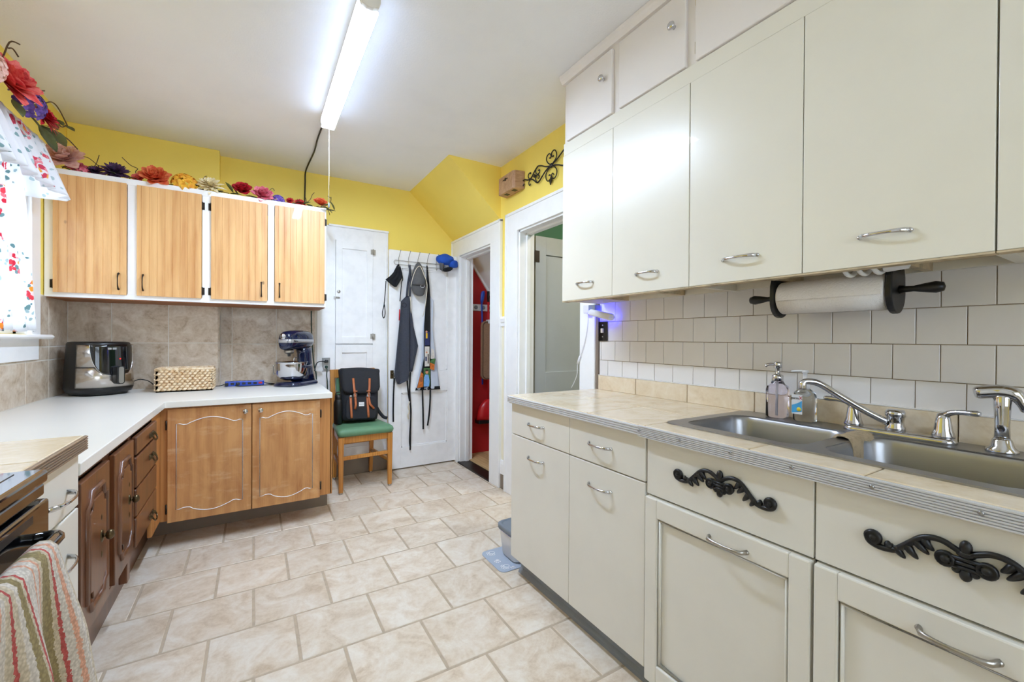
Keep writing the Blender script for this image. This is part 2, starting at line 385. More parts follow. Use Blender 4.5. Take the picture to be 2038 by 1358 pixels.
def wicker():
    n = NT('woven_water_hyacinth'); n.set(Roughness=.75); v = n.coord((1, 1, 1)); a = n.noise(v, 55, 5, .6)
    n.base(n.ramp(a, [(.35, lin((204, 168, 124))), (.5, lin((230, 204, 166))), (.65, lin((242, 224, 196)))])); return n.mat
M_['wicker'] = wicker()
def petal(name, a, b):
    n = NT(name); n.set(Roughness=.7); n.base(n.ramp(n.noise(n.coord(), 45, 3), [(.35, lin(a)), (.65, lin(b))])); return n.mat
PET = {k: petal('petal_'+k, *v) for k, v in dict(coral=((214, 54, 62), (240, 130, 120)), purple=((70, 40, 110), (110, 78, 156)), red=((150, 14, 28), (214, 26, 44)), palepink=((216, 160, 146), (238, 206, 196)),
    pink=((196, 56, 84), (236, 140, 156)), plum=((42, 22, 50), (84, 48, 92)), orange=((214, 72, 42), (238, 138, 84)), yellow=((222, 142, 30), (246, 196, 60)), ivory=((226, 206, 150), (248, 238, 208)), violet=((78, 54, 140), (124, 96, 186))).items()}

# ---------------------------------------------------------------- the room
XL, XR, YB, YP, YF, ZC = -1.04, 1.71, 3.97, 3.86, -1.5, 2.59
XP = -.222                       # right edge of the projecting part of the back wall
floor = struct(box('floor', M_['grout'], XL-.1, XR+.02, YF-.1, YB+.1, -.08, -.0018, bevel=0))
def chamfer_tile(w, d, t, c=.003):
    """tile with top at z 0, lying in xy, centred"""
    a, b = w/2, d/2; m = MB()
    vs = [(-a, -b, -t), (a, -b, -t), (a, b, -t), (-a, b, -t), (-a, -b, -c), (a, -b, -c), (a, b, -c), (-a, b, -c), (-a+c, -b+c, 0), (a-c, -b+c, 0), (a-c, b-c, 0), (-a+c, b-c, 0)]
    fs = [(8, 9, 10, 11)]
    for i in range(4):
        j = (i+1) % 4; fs += [(i, j, 4+j, 4+i), (4+i, 4+j, 8+j, 8+i)]
    m.add(vs, fs); me = bpy.data.meshes.new('tile'); me.from_pydata([tuple(v) for v in m.v], [], m.f); return me
_tm = {}
def tile(name, parent, mat, cx, cy, cz, w, d, t, plane='z', c=.003):
    key = (round(w, 3), round(d, 3), t, mat.name, plane, c)
    if key not in _tm:
        me = chamfer_tile(w, d, t, c); me.materials.append(mat)
        if plane == 'x-': me.transform(Matrix(((0, 0, -1, 0), (-1, 0, 0, 0), (0, 1, 0, 0), (0, 0, 0, 1))))      # faces -x ; w along y, d along z
        if plane == 'x+': me.transform(Matrix(((0, 0, 1, 0), (1, 0, 0, 0), (0, 1, 0, 0), (0, 0, 0, 1))))
        if plane == 'y-': me.transform(Matrix(((1, 0, 0, 0), (0, 0, -1, 0), (0, 1, 0, 0), (0, 0, 0, 1))))
        _tm[key] = me
    o = bpy.data.objects.new(name, _tm[key]); COL.objects.link(o); o.location = (cx, cy, cz); attach(o, parent); return o
hp, py, g = .152, .3123, .0085
for j in range(-9, 6):
    y0 = 2.376+py*j+g/2; y1 = min(2.376+py*(j+1)-g/2, YB)
    k = -5 if j % 2 == 0 else -4
    while k < 12:
        x0 = .0013+hp*k+g/2; x1 = min(.0013+hp*(k+2)-g/2, XR); x0 = max(x0, -.62)
        if x1-x0 > .03 and y1-y0 > .03: tile('floor_tile', floor, M_['floor_tile'], (x0+x1)/2, (y0+y1)/2, 0, x1-x0, y1-y0, .008)
        k += 2
struct(box('ceiling', M_['ceiling'], XL-.1, XR+.1, YF-.1, YB+.1, ZC, ZC+.1, bevel=0))
wb = struct(box('wall_back', M_['yellow'], XP-.05, XR+.1, YB, YB+.1, 0, ZC, bevel=0))
wp = struct(box('wall_chimney_breast', M_['yellow'], XL, XP, YP, YB+.1, 0, ZC, bevel=.004))
wf = MB().box(XL-.1, -.5, YF-.1, YF, 0, ZC).box(1.3, XR+.1, YF-.1, YF, 0, ZC).box(-.5, 1.3, YF-.1, YF, 0, .9).box(-.5, 1.3, YF-.1, YF, 2.2, ZC)
struct(wf.build('wall_front', M_['cream_wall']))
w2 = thing('fill_window', 'added unseen window behind the viewer for fill daylight', 'window', (.4, YF, .9)); w2['kind'] = 'structure'  # assumed window, added out of view to let in soft fill light
for a in ((-.5, -.44, .9, 2.2), (1.24, 1.3, .9, 2.2), (.37, .43, .9, 2.2), (-.5, 1.3, .9, .96), (-.5, 1.3, 2.14, 2.2), (-.5, 1.3, 1.52, 1.57)): box('fill_window_frame', M_['white'], a[0], a[1], YF-.08, YF-.03, a[2], a[3], w2, bevel=.003)
for a, b in ((-.44, .37), (.43, 1.24)):
    for c, d in ((.96, 1.52), (1.57, 2.14)): box('pane', M_['glass'], a, b, YF-.058, YF-.054, c, d, w2, bevel=0)
WY0, WY1, WZ0, WZ1 = 2.45, 3.30, 1.21, 2.12          # window opening
wln = struct(box('wall_left_near', M_['white'], XL-.1, XL, YF, .3, 0, ZC, bevel=0)); wl = MB(); wl.box(XL-.1, XL, .3, WY0, 0, ZC).box(XL-.1, XL, WY1, YB+.1, 0, ZC).box(XL-.1, XL, WY0, WY1, 0, WZ0).box(XL-.1, XL, WY0, WY1, WZ1, ZC)  # unseen near end of the wall, made white to weaken yellow bounce light
wl = struct(wl.build('wall_left', M_['yellow']))
D2a, D2b, D2z = 2.0, 2.735, 2.02                      # next-room doorway
C1a, C1b, C1z = 3.155, 3.80, 2.0                      # closet doorway
wr = MB(); T = XR+.12
wr.box(XR, T, YF, D2a, 0, ZC).box(XR, T, D2a, D2b, D2z, ZC).box(XR, T, D2b, C1a, 0, ZC).box(XR, T, C1a, C1b, C1z, ZC).box(XR, T, C1b, YB+.1, 0, ZC)
wr = struct(wr.build('wall_right', M_['yellow']))
struct(MB().prism([(1.257, ZC), (XR, ZC), (XR, 2.165)], 'y', 3.02, YB).build('ceiling_stair_soffit', M_['yellow']), 'yellow sloped underside of the stairs above closet door', 'sloped ceiling')
# lower wall colour below chair rail, chair rail, baseboards
lower = struct(box('wall_dado_panel', M_['cream_wall'], XR-.004, XR, D2b, 3.16, 0, 1.31, bevel=0), 'cream lower wall strip between the two door casings', 'wall panel')
rail = MB().prism([(XR, 1.30), (XR-.014, 1.30), (XR-.014, 1.325), (XR-.022, 1.335), (XR-.024, 1.36), (XR-.016, 1.375), (XR, 1.38)], 'y', 2.85, 2.99)
struct(rail.build('trim_1', M_['white']), 'short white chair rail between the two doorways', 'chair rail')
struct(MB().prism([(XR, .12), (XR-.016, .12), (XR-.016, .2), (XR-.01, .225), (XR, .235)], 'y', 2.86, 2.99).build('baseboard_right', M_['white']), 'white baseboard stub between the door casings', 'baseboard')
struct(box('baseboard_tile', M_['plinth'], XR-.012, XR, 2.86, 2.99, 0, .12), 'grey-brown base tile below the white baseboard stub', 'baseboard')
struct(box('baseboard_back', M_['plinth'], .44, 1.2, YB-.035, YB-.001, 0, .15), 'grey-brown baseboard behind the chair', 'baseboard')
# beige wall tiles on the back and left walls
ZT = 1.436
def rowtiles(parent, plane, fixed, cuts, zs, mat, t=.008, gap=.0055, c=.0012):
    for zi in range(len(zs)-1):
        for a, b in zip(cuts[:-1], cuts[1:]):
            w = abs(b-a)-gap; d = zs[zi+1]-zs[zi]-gap
            if w < .01 or d < .01: continue
            m = (a+b)/2; zc = (zs[zi]+zs[zi+1])/2
            p = {'y-': (m, fixed, zc), 'x+': (fixed, m, zc), 'x-': (fixed, m, zc)}[plane]
            tile('wall_tile', parent, mat, *p, w, d, t, plane, c)
box('grout_bed', M_['wgrout'], XL, XP, YP-.0068, YP, .8, ZT+.02, wp, bevel=0); box('grout_bed', M_['wgrout'], XP, .46, YB-.0068, YB, .8, ZT+.02, wb, bevel=0)
box('grout_bed', M_['wgrout'], XL, XL+.0068, .515, WY0-.105, .8, ZT, wl, bevel=0); box('grout_bed', M_['wgrout'], XL, XL+.0068, WY1+.09, YP, .8, ZT, wl, bevel=0); box('grout_bed', M_['wgrout'], XL, XL+.0068, WY0-.09, WY1+.09, .8, 1.09, wl, bevel=0)
rowtiles(wp, 'y-', YP-.008, [XL+.008, -.82, -.519, XP], [.836, 1.157, ZT], M_['wall_tile'])
rowtiles(wb, 'y-', YB-.008, [XP+.002, -.145, .156, .446], [.836, 1.147, ZT], M_['wall_tile'])
box('tile_edge', M_['wall_tile'], XP-.006, XP+.002, YP-.008, YB-.008, .836, ZT, wp, bevel=0)
rowtiles(wl, 'x+', XL+.008, [YP-.008, 3.557, 3.39], [1.138, ZT], M_['wall_tile'])
rowtiles(wl, 'x+', XL+.008, [YP-.008, 3.557, 3.26, 2.955, 2.65, 2.345, 2.04, 1.735, 1.43, 1.125, .82, .515], [.836, 1.06, 1.137], M_['wall_tile'])
rowtiles(wl, 'x+', XL+.008, [2.345, 2.04, 1.735, 1.43, 1.125, .82, .515], [1.138, ZT], M_['wall_tile'])
# white square tiles on the right wall, staggered rows
q, yw, zw = .1086, 1.613, 1.0823
box('grout_bed', M_['dirty_grout'], XR-.004, XR, -.55, 1.845, .93, 1.45, wr, bevel=0)
rows = [(zw-.085, zw, 1), (zw, zw+q, 0), (zw+q, zw+2*q, 1), (zw+2*q, zw+3*q, 0)]
for a, b, odd in rows:
    k = 6
    while True:
        y1 = yw+(k+odd)*q/2; y0 = y1-q
        if y1 < -.5: break
        yy1 = min(y1, 1.845)
        if yy1-y0 > .012: tile('wall_tile', wr, M_['white_tile'], XR-.008, (yy1+y0)/2, (a+b)/2, yy1-y0-.0022, b-a-.0022, .006, 'x-', .0012)
        k -= 2
struct(box('trim_2', M_['plinth'], XR-.02, XR-.001, 1.846, 1.866, .914, 1.42, bevel=.003), 'grey-brown edge strip between white tiles and door casing', 'trim')

# window on the left wall
w1 = thing('window_1', 'white painted sash window behind the floral curtain', 'window', (XL, 2.87, WZ0)); w1['kind'] = 'structure'
sash = M_['white']
for n_, a in dict(jamb=[(XL-.1, XL+.004, WY0-.005, WY0+.03, WZ0, WZ1), (XL-.1, XL+.004, WY1-.03, WY1+.005, WZ0, WZ1)], casing=[(XL+.001, XL+.022, WY1-.01, WY1+.10, 1.2, 2.2), (XL+.001, XL+.022, WY0-.10, WY0+.01, 1.2, 2.2), (XL+.001, XL+.024, WY0-.1, WY1+.1, WZ1-.01, 2.22)],
    sash_rail=[(XL-.07, XL-.03, WY0+.03, WY1-.03, WZ0, WZ0+.05), (XL-.07, XL-.03, WY0+.03, WY1-.03, 1.64, 1.68), (XL-.07, XL-.03, WY0+.03, WY1-.03, WZ1-.05, WZ1)],
    sash_stile=[(XL-.07, XL-.03, WY0+.03, WY0+.07, WZ0, WZ1), (XL-.07, XL-.03, WY1-.07, WY1-.03, WZ0, WZ1)], head=[(XL-.1, XL+.002, WY0, WY1, WZ1-.02, WZ1+.005)]).items():
    for b in a: box(n_, sash, *b, w1, bevel=.003)
for z0, z1 in ((WZ0+.05, 1.64), (1.68, WZ1-.05)): box('pane', M_['glass'], XL-.055, XL-.05, WY0+.07, WY1-.07, z0, z1, w1, bevel=0)
MB().prism([(XL-.09, 1.183), (XL+.06, 1.183), (XL+.07, 1.195), (XL+.06, 1.208), (XL-.09, 1.208)], 'y', WY0-.14, WY1+.135).build('sill', sash, w1, bevel=.004)
box('apron', sash, XL+.001, XL+.02, WY0-.09, WY1+.085, 1.07, 1.183, w1, bevel=.003)
# casings of the two doorways on the right wall
def casing(name, label, a0, a1, oa, ob, zo, zt):
    c = thing(name, label, 'door casing', (XR, (a0+a1)/2, 0)); c['kind'] = 'structure'; W = M_['white']
    box('side_casing', W, XR-.022, XR, a0, oa+.004, 0, zt, c, bevel=.003); box('side_casing', W, XR-.022, XR, ob-.004, a1, 0, zt, c, bevel=.003)
    box('head_casing', W, XR-.0225, XR, a0-.001, a1+.001, zo-.004, zt, c, bevel=.003); box('back_band', W, XR-.03, XR-.001, a0-.004, a1+.004, zt-.018, zt+.004, c, bevel=.004)
    for y0, y1 in ((a0-.004, a0+.014), (a1-.014, a1+.004)): box('back_band', W, XR-.03, XR-.001, y0, y1, 0, zt, c, bevel=.004)
    for y0, y1 in ((oa-.001, oa+.018), (ob-.018, ob+.001)): box('jamb', W, XR-.005, T+.005, y0, y1, 0, zo, c, bevel=.002)
    box('head_jamb', W, XR-.005, T+.005, oa, ob, zo-.018, zo+.001, c, bevel=.002)
    for y0, y1 in ((oa+.017, oa+.032), (ob-.032, ob-.017)): box('stop', W, XR+.05, XR+.085, y0, y1, 0, zo-.018, c, bevel=.003)
    box('stop', W, XR+.05, XR+.085, oa+.017, ob-.017, zo-.033, zo-.017, c, bevel=.003); return c
casing('trim_3', 'white casing around the closet doorway', 2.985, 3.966, C1a, C1b, C1z, 2.16)
cs2 = casing('trim_4', 'white casing around the doorway to the grey room', 1.868, 2.90, D2a, D2b, D2z, 2.165)
# closet under the stairs
CX1 = 2.55
struct(box('wall_closet_back', M_['redpaper'], T, CX1+.1, YB-.005, YB+.1, 0, 2.7, bevel=0), 'red dotted wallpaper on the closet wall', 'wall')
struct(box('wall_closet_side', M_['redpaper'], CX1, CX1+.1, 2.9, YB, 0, 2.4, bevel=0), 'red wallpapered end wall inside the closet', 'wall')
struct(box('wall_closet_near', M_['white'], T, CX1+.1, 2.86, 2.96, 0, 2.7, bevel=0), 'white near wall inside the closet', 'wall')
struct(MB().prism([(T, 2.088), (CX1+.1, .944), (CX1+.1, 1.1), (T, 2.25)], 'y', 2.9, YB).build('ceiling_closet', M_['ceiling']), 'white sloping closet ceiling under the stairs', 'sloped ceiling')
struct(MB().prism([(T, 2.10), (CX1, 1.09), (CX1, 1.045), (T, 2.055)], 'y', YB-.025, YB-.004).build('trim_5', M_['white']), 'white sloping skirt board on the red closet wall', 'trim')
cf = struct(box('floor_closet', M_['vine'], XR+.03, CX1, 2.95, YB, -.05, .006, bevel=0), 'wooden plank floor of the closet', 'floor')
for i in range(7): box('plank', M_['plank'], XR+.1+.1*i, XR+.198+.1*i, 2.96, YB-.005, .006, .022, cf, bevel=.002)
struct(box('threshold', M_['darkmetal'], XR-.025, XR+.10, C1a, C1b, -.003, .012, bevel=.004), 'dark worn threshold of the closet doorway', 'threshold')
# closet door leaf folded open against the back wall
d1 = thing('door_1', 'white panelled closet door standing open against the back wall with aprons on it', 'door', (1.38, 3.88, 0)); d1['kind'] = 'structure'
LX0, LX1, LY = 1.04, 1.705, 3.86; DW = M_['door_white']
box('stile', DW, LX0, LX0+.115, LY, LY+.035, .012, 2.0, d1); box('stile', DW, LX1-.1, LX1, LY, LY+.035, .012, 2.0, d1)
for z0, z1 in ((.012, .2), (.70, .895), (1.84, 2.0)): box('rail', DW, LX0+.114, LX1-.099, LY, LY+.035, z0, z1, d1)
for z0, z1 in ((.2, .70), (.895, 1.84)):
    box('panel', DW, LX0+.114, LX1-.099, LY+.013, LY+.024, z0, z1, d1, bevel=0)
    pm_ = MB()
    for a in ((LX0+.115, LX0+.128, z0, z1), (LX1-.113, LX1-.1, z0, z1), (LX0+.115, LX1-.1, z0, z0+.013), (LX0+.115, LX1-.1, z1-.013, z1)): pm_.box(a[0], a[1], LY+.006, LY+.014, a[2], a[3])
    pm_.build('panel_moulding', DW, d1, bevel=.002)
box('lock_plate', M_['brass'], LX0+.012, LX0+.042, LY-.003, LY, .835, .91, d1, label='small brass lock plate')
MB().lathe([(.004, 0), (.006, .01), (.011, .016), (.012, .024), (.006, .03), (0, .031)], (LX0+.027, LY-.003, .88), 'y', 14).build('knob', M_['brass'], d1, M=Matrix.Translation((0, 2*(LY-.003), 0)) @ Matrix.Diagonal((1, -1, 1, 1)))
# next room with its door
NX = 3.3
struct(box('floor_next_room', M_['plinth'], T-.1, NX, .6, 2.87, -.06, -.001, bevel=0), 'grey floor of the next room', 'floor')
struct(box('wall_next_back', M_['green_wall'], T, NX+.1, 2.84, 2.87, 0, 2.7, bevel=0), 'green wall of the next room above its open door', 'wall')
struct(box('wall_next_far', M_['green_wall'], NX, NX+.1, .5, 2.87, 0, 2.7, bevel=0), 'far green wall of the next room', 'wall')
struct(box('wall_next_near', M_['green_wall'], T, NX+.1, .5, .6, 0, 2.7, bevel=0), 'near green wall of the next room', 'wall')
struct(box('ceiling_next_room', M_['ceiling'], T, NX+.1, .5, 2.9, 2.6, 2.7, bevel=0), 'white ceiling of the next room', 'ceiling')
nl = thing('fill_ceiling_lamp', 'added unseen ceiling lamp that brightens the next room', 'lamp', (2.5, 1.5, 2.6))  # lamp added out of view to brighten the open grey door
MB().lathe([(.12, 0), (.15, -.02), (.15, -.035), (.12, -.04)], (2.5, 1.5, 2.6)).build('fill_lamp_base', M_['lampbody'], nl)
MB().lathe([(.14, -.038), (.12, -.07), (.07, -.09), (0, -.095)], (2.5, 1.5, 2.6)).build('fill_lamp_shade', M_['fill_lamp'], nl)
d2 = thing('door_2', 'blue-grey panelled door standing open into the next room', 'door', (2.2, 2.74, 0)); d2['kind'] = 'structure'
EX0, EX1, EY = T+.03, T+.77, 2.735; G = M_['greydoor']
box('stile', G, EX0, EX0+.1, EY, EY+.035, .01, 2.0, d2); box('stile', G, EX1-.1, EX1, EY, EY+.035, .01, 2.0, d2)
for z0, z1 in ((.01, .24), (.76, .94), (1.86, 2.0)): box('rail', G, EX0+.099, EX1-.099, EY, EY+.035, z0, z1, d2)
for z0, z1 in ((.24, .76), (.94, 1.86)): box('panel', G, EX0+.099, EX1-.099, EY+.012, EY+.022, z0, z1, d2, bevel=0)
for zz in (.25, 1.84):
    hg = MB(); hg.box(T-.035, EX0+.035, EY-.003, EY, zz-.045, zz+.045); hg.tube([(T+.012, EY-.006, zz-.05), (T+.012, EY-.006, zz+.05)], .006); hg.build('hinge', M_['darkmetal'], d2, label='dark worn butt hinge')
# built-in pantry cupboard on the back wall
pc = thing('pantry_cupboard', 'tall white built-in pantry cupboard behind the chair', 'cupboard', (.75, YB, .15))
PY = YB-.02
box('frame', DW, .458, .60, PY-.001, YB, .15, 2.165, pc); box('frame', DW, .915, 1.043, PY-.001, YB, .15, 2.165, pc); box('frame', DW, .599, .916, PY-.001, YB, 2.048, 2.165, pc)
box('frame', DW, .599, .916, PY-.001, YB, .15, .24, pc)
box('back_panel', DW, .59, .93, PY+.012, YB, .2, 2.1, pc, bevel=0); box('cornice', DW, .545, 1.055, PY-.012, YB, 2.16, 2.178, pc, bevel=.003); box('edge_moulding', DW, 1.03, 1.05, PY-.01, YB, .15, 2.16, pc, bevel=.003)
for z0, z1 in ((1.15, 2.046), (.245, 1.14)):
    dr = box('door', DW, .602, .913, PY-.006, PY+.01, z0, z1, pc, bevel=.0015)
    rc = MB()
    for a in ((.602, .655, z0, z1), (.862, .913, z0, z1), (.654, .863, z0, z0+.06), (.654, .863, z1-.07, z1)): rc.box(a[0], a[1], PY-.016, PY-.005, a[2], a[3])
    rc.build('door_frame', DW, dr, bevel=.002)
    if z0 > 1:
        for hz in (1.97, 1.215):
            b = MB(); b.box(.893, .91, PY-.019, PY-.015, hz-.022, hz+.022).box(.918, .935, PY-.019, PY-.001, hz-.022, hz+.022); b.tube([(.914, PY-.02, hz-.025), (.914, PY-.02, hz+.025)], .005); b.build('hinge', M_['nickel'], dr, label='nickel butterfly hinge')
        b = MB(); b.box(.585, .63, PY-.021, PY-.015, 1.54, 1.555); b.tube([(.60, PY-.024, 1.547), (.635, PY-.024, 1.547)], .004); b.build('latch', M_['nickel'], dr)
        MB().lathe([(.014, 0), (.014, -.004), (.008, -.006), (0, -.006)], (.625, PY-.016, 1.60), 'y', 14).build('keyhole_plate', M_['nickel'], dr)

# ---------------------------------------------------------------- fluorescent ceiling lamp
lx, ly0, ly1 = .385, 1.728, 2.885
fl = thing('fluorescent_lamp', 'lit fluorescent strip lamp on the ceiling', 'lamp', (lx, 2.3, ZC))
box('channel', M_['lampbody'], lx-.03, lx+.045, ly0, ly1, 2.55, ZC-.0005, fl, bevel=.003)
sec = [(lx-.036, 2.551), (lx-.036, 2.525), (lx-.028, 2.507), (lx-.01, 2.5), (lx+.014, 2.5), (lx+.032, 2.507), (lx+.04, 2.525), (lx+.04, 2.551)]
MB().prism(sec, 'y', ly0+.02, ly1-.02, smooth=True).build('diffuser_housing', M_['diffuser_side'], fl)
df = MB().box(lx-.034, lx+.038, ly0+.0225, ly1-.0225, 2.494, 2.505); df.m[4] = 1
df.build('diffuser', [M_['diffuser_side'], M_['diffuser']], fl)
sec2 = [((x-lx)*1.06+lx, (z-2.551)*1.06+2.552) for x, z in sec]
for a, b in ((ly0, ly0+.022), (ly1-.022, ly1)): MB().prism(sec2, 'y', a, b).build('end_cap', M_['lampbody'], fl, bevel=.002)
pc_ = MB(); pc_.tube([(lx+.012, ly1-.01, 2.5), (lx+.0125, ly1-.01, 2.3), (lx+.012, ly1-.01, 2.04)], .0016, 6); ps = pc_.build('pull_cord', M_['rope'], fl)
MB().lathe([(.003, 0), (.005, .004), (.005, .028), (.002, .032)], (lx+.012, ly1-.01, 2.01), n=10).build('pull_weight', M_['grey'], ps)
pts = [(lx, ly1-.005, 2.56), (lx-.005, 3.02, 2.582), (lx-.01, 3.25, 2.583), (lx-.006, 3.5, 2.583), (lx-.018, 3.8, 2.583), (.364, 3.955, 2.575), (.363, 3.962, 2.5), (.36, 3.962, 2.3), (.36, 3.955, 2.19)]
MB().tube(smooth_path(pts, 5), .0055, 7).build('power_cord', M_['rubber'], fl, label='black cord running along the ceiling and down the yellow wall')

# ---------------------------------------------------------------- handles
def arch_pull(name, mat, p0, p1, n, h, r, parent, flat=(1, .55), pw=.55, foot=.006):
    p0, p1, n = Vector(p0), Vector(p1), Vector(n); pts = []; rs = []
    for i in range(15):
        t = i/14; e = max(0, 1-abs(2*t-1)**2.6)**pw
        pts.append(p0+(p1-p0)*t+n*(h*e)); rs.append(r*(1.25-.45*sin(pi*t)))
    m = MB().tube(pts, rs, 8, flat=flat)
    for p in (p0, p1): m.ell(p+n*.002, (foot, foot, foot), 10, 6)
    return m.build(name, mat, parent)
def knob(name, mat, c, n, r, parent):
    n = Vector(n).normalized(); up = Vector((0, 0, 1)); M = frame(c, up.cross(n), up)
    return MB().lathe([(r*.5, 0), (r*.32, .004), (r*.28, .012), (r*.85, .016), (r, .021), (r*.8, .026), (0, .0285)], n=18).build(name, mat, parent, M=M)

# ---------------------------------------------------------------- pine wall cabinet over the back counter
FY = 3.50
uc = thing('wall_cabinet', 'white wall cabinet with four pine beadboard doors above the back counter', 'cabinet', (-.27, 3.68, 1.43))
W = M_['white']
c = MB(); c.box(-1.035, .466, FY, FY+.02, 2.14, 2.178).box(-1.035, .466, FY, FY+.02, 1.43, 1.462)
for a, b in ((-1.035, -.998), (-.672, -.628), (-.296, -.247), (.083, .124), (.452, .466)): c.box(a, b, FY+.0004, FY+.0196, 1.462, 2.14)
c.build('face_frame', W, uc, bevel=.0015)
c = MB(); c.box(-1.035, -1.02, FY+.02, YP-.009, 1.436, 2.17).box(.452, .465, FY+.02, YB-.009, 1.436, 2.17).box(-1.02, .452, FY+.02, YP-.009, 2.15, 2.165); c.build('carcass', W, uc)
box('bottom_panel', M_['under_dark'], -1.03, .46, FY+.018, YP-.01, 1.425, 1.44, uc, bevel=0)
def bead_door(x0, x1, z0, z1, y, th, parent, step=.0385):
    prof = [(x0, y+th), (x0, y)]; x = x0+step*.55
    while x < x1-.012:
        prof += [(x-.0024, y), (x-.001, y+.002), (x+.001, y+.002), (x+.0024, y)]; x += step
    prof += [(x1, y), (x1, y+th)]
    return MB().prism(prof, 'z', z0, z1).build('door', M_['pine'], parent)
for i, (x0, x1, hs, ks) in enumerate(((-.995, -.674, 0, 1), (-.625, -.298, 1, 0), (-.246, .080, 0, 1), (.126, .4535, 1, 0))):
    d = bead_door(x0, x1, 1.456, 2.143, FY-.017, .017, uc)
    kx = x1-.036 if ks else x0+.03
    arch_pull('handle', M_['darkmetal'], (kx, FY-.017, 1.49), (kx, FY-.017, 1.585), (0, -1, 0), .024, .0062, d, foot=.006)
    hx = x1+.009 if hs else x0-.009
    for z in ((1.505,) if i == 0 else (1.505, 2.07)):
        b = MB(); b.box(hx-.007, hx+.007, FY-.004, FY, z-.024, z+.024); b.tube([(hx+(-.007 if hs else .007), FY-.007, z-.026), (hx+(-.007 if hs else .007), FY-.007, z+.026)], .0045, 8); b.build('hinge', M_['darkmetal'], d)

# ---------------------------------------------------------------- back base cabinet
CZ = .836; BY = 3.075
bc = thing('base_cabinet', 'honey wood base cabinet with two doors outlined in white, under the back counter', 'cabinet', (0, 3.4, 0))
box('toe_kick', M_['plinth'], -.55, .452, 3.30, 3.32, 0, .18, bc, bevel=0)
c = MB(); c.box(-.52, -.41, BY, BY+.02, .155, .80).box(.372, .447, BY, BY+.02, .155, .80).box(-.02, .0, BY, BY+.02, .155, .80).box(-.41, .372, BY, BY+.02, .785, .80).box(-.41, .372, BY, BY+.02, .155, .175).box(.44, .452, BY, YB-.04, .155, .80); c.build('face_frame', M_['basewood'], bc, bevel=.001)
box('carcass_floor', M_['basewood'], -.55, .44, BY+.02, YB-.04, .156, .17, bc, bevel=0)
def line_path(x0, x1, z0, z1):
    p = []
    for t in range(21):
        u = t/20; e = max(0, sin(pi*(u-.18)/.64)) if .18 < u < .82 else 0; p.append((lerp(x0, x1, u), z1+.028*e-(.006 if .08 < u < .2 or .8 < u < .92 else 0)))
    for t in range(21):
        u = 1-t/20; e = max(0, sin(pi*(u-.18)/.64)) if .18 < u < .82 else 0; p.append((lerp(x0, x1, u), z0-.028*e+(.006 if .08 < u < .2 or .8 < u < .92 else 0)))
    return p
for x0, x1, kx, hx in ((-.416, -.012, -.043, -.421), (-.007, .374, .037, .379)):
    z0, z1 = .148, .79
    d = box('door', M_['oakply'], x0, x1, BY-.018, BY-.0005, z0, z1, bc, bevel=.002)
    lp = line_path(x0+.04, x1-.045, z0+.07, z1-.085)
    MB().tube([(a, BY-.0182, b) for a, b in lp], .0022, 6, closed=True).build('routed_line', W, d, label='white painted curved outline')
    knob('knob', M_['chrome'], (kx, BY-.018, .752), (0, -1, 0), .015, d)
    for z in (.225, .7):
        b = MB(); b.box(hx-.006, hx+.006, BY-.005, BY-.0006, z-.022, z+.022); b.tube([(hx, BY-.012, z-.026), (hx, BY-.012, z+.026)], .005, 8); b.build('hinge', M_['darkmetal'], d)

# ---------------------------------------------------------------- left run: dark stained cabinet
LXF = -.445
lc = thing('base_cabinet', 'dark stained base cabinet with two doors and four drawers along the left wall', 'cabinet', (-.7, 2.2, 0))
box('plinth', M_['brown'], -.56, -.535, 1.70, 3.28, 0, .29, lc, bevel=.002); box('foot_block', M_['brown'], -.475, -.447, 2.335, 2.38, .175, .264, lc, bevel=.003)
box('plinth_rail', M_['brown'], -.56, LXF, 1.70, 2.82, .262, .285, lc, bevel=.003)
c = MB()
for a, b in ((1.69, 1.705), (1.985, 2.06), (2.33, 2.375), (2.80, 2.82)): c.box(LXF-.03, LXF, a, b, .285, .80)
c.box(LXF-.03, LXF-.001, 1.69, 2.82, .775, .80).box(LXF-.03, LXF-.001, 1.69, 2.82, .285, .30); c.build('face_frame', M_['brown'], lc, bevel=.002)
box('filler_panel', M_['basewood'], LXF-.02, LXF-.001, 2.822, 3.072, .17, .80, lc, label='honey wood corner filler'); box('carcass', M_['brown'], -1.0, LXF-.031, 1.69, 3.05, .29, .79, lc, bevel=0)
def bail(parent, c, vert=False):
    x, y, z = c; m = MB()
    if vert:
        m.box(x, x+.003, y-.008, y+.008, z-.055, z+.055); m.ell((x+.002, y, z+.06), (.004, .011, .012)); m.ell((x+.002, y, z-.06), (.004, .009, .014)); m.ell((x+.004, y, z+.0), (.006, .016, .02))
        m.tube([(x+.006, y, z), (x+.016, y, z)], .006); m.ell((x+.024, y, z), (.012, .014, .016))
    else:
        for s in (-1, 1): m.lathe([(.014, 0), (.014, .002), (.009, .005), (.005, .012), (0, .014)], (x, y+s*.036, z), 'x', 12)
        m.tube(smooth_path([(x+.01, y-.036, z), (x+.016, y-.034, z-.014), (x+.02, y-.018, z-.024), (x+.022, y, z-.021), (x+.02, y+.018, z-.024), (x+.016, y+.034, z-.014), (x+.01, y+.036, z)], 4), .0036)
        m.box(x, x+.0015, y-.05, y+.05, z-.008, z+.012)
    return m.build('pull', M_['brass'], parent, label='antique brass pull')
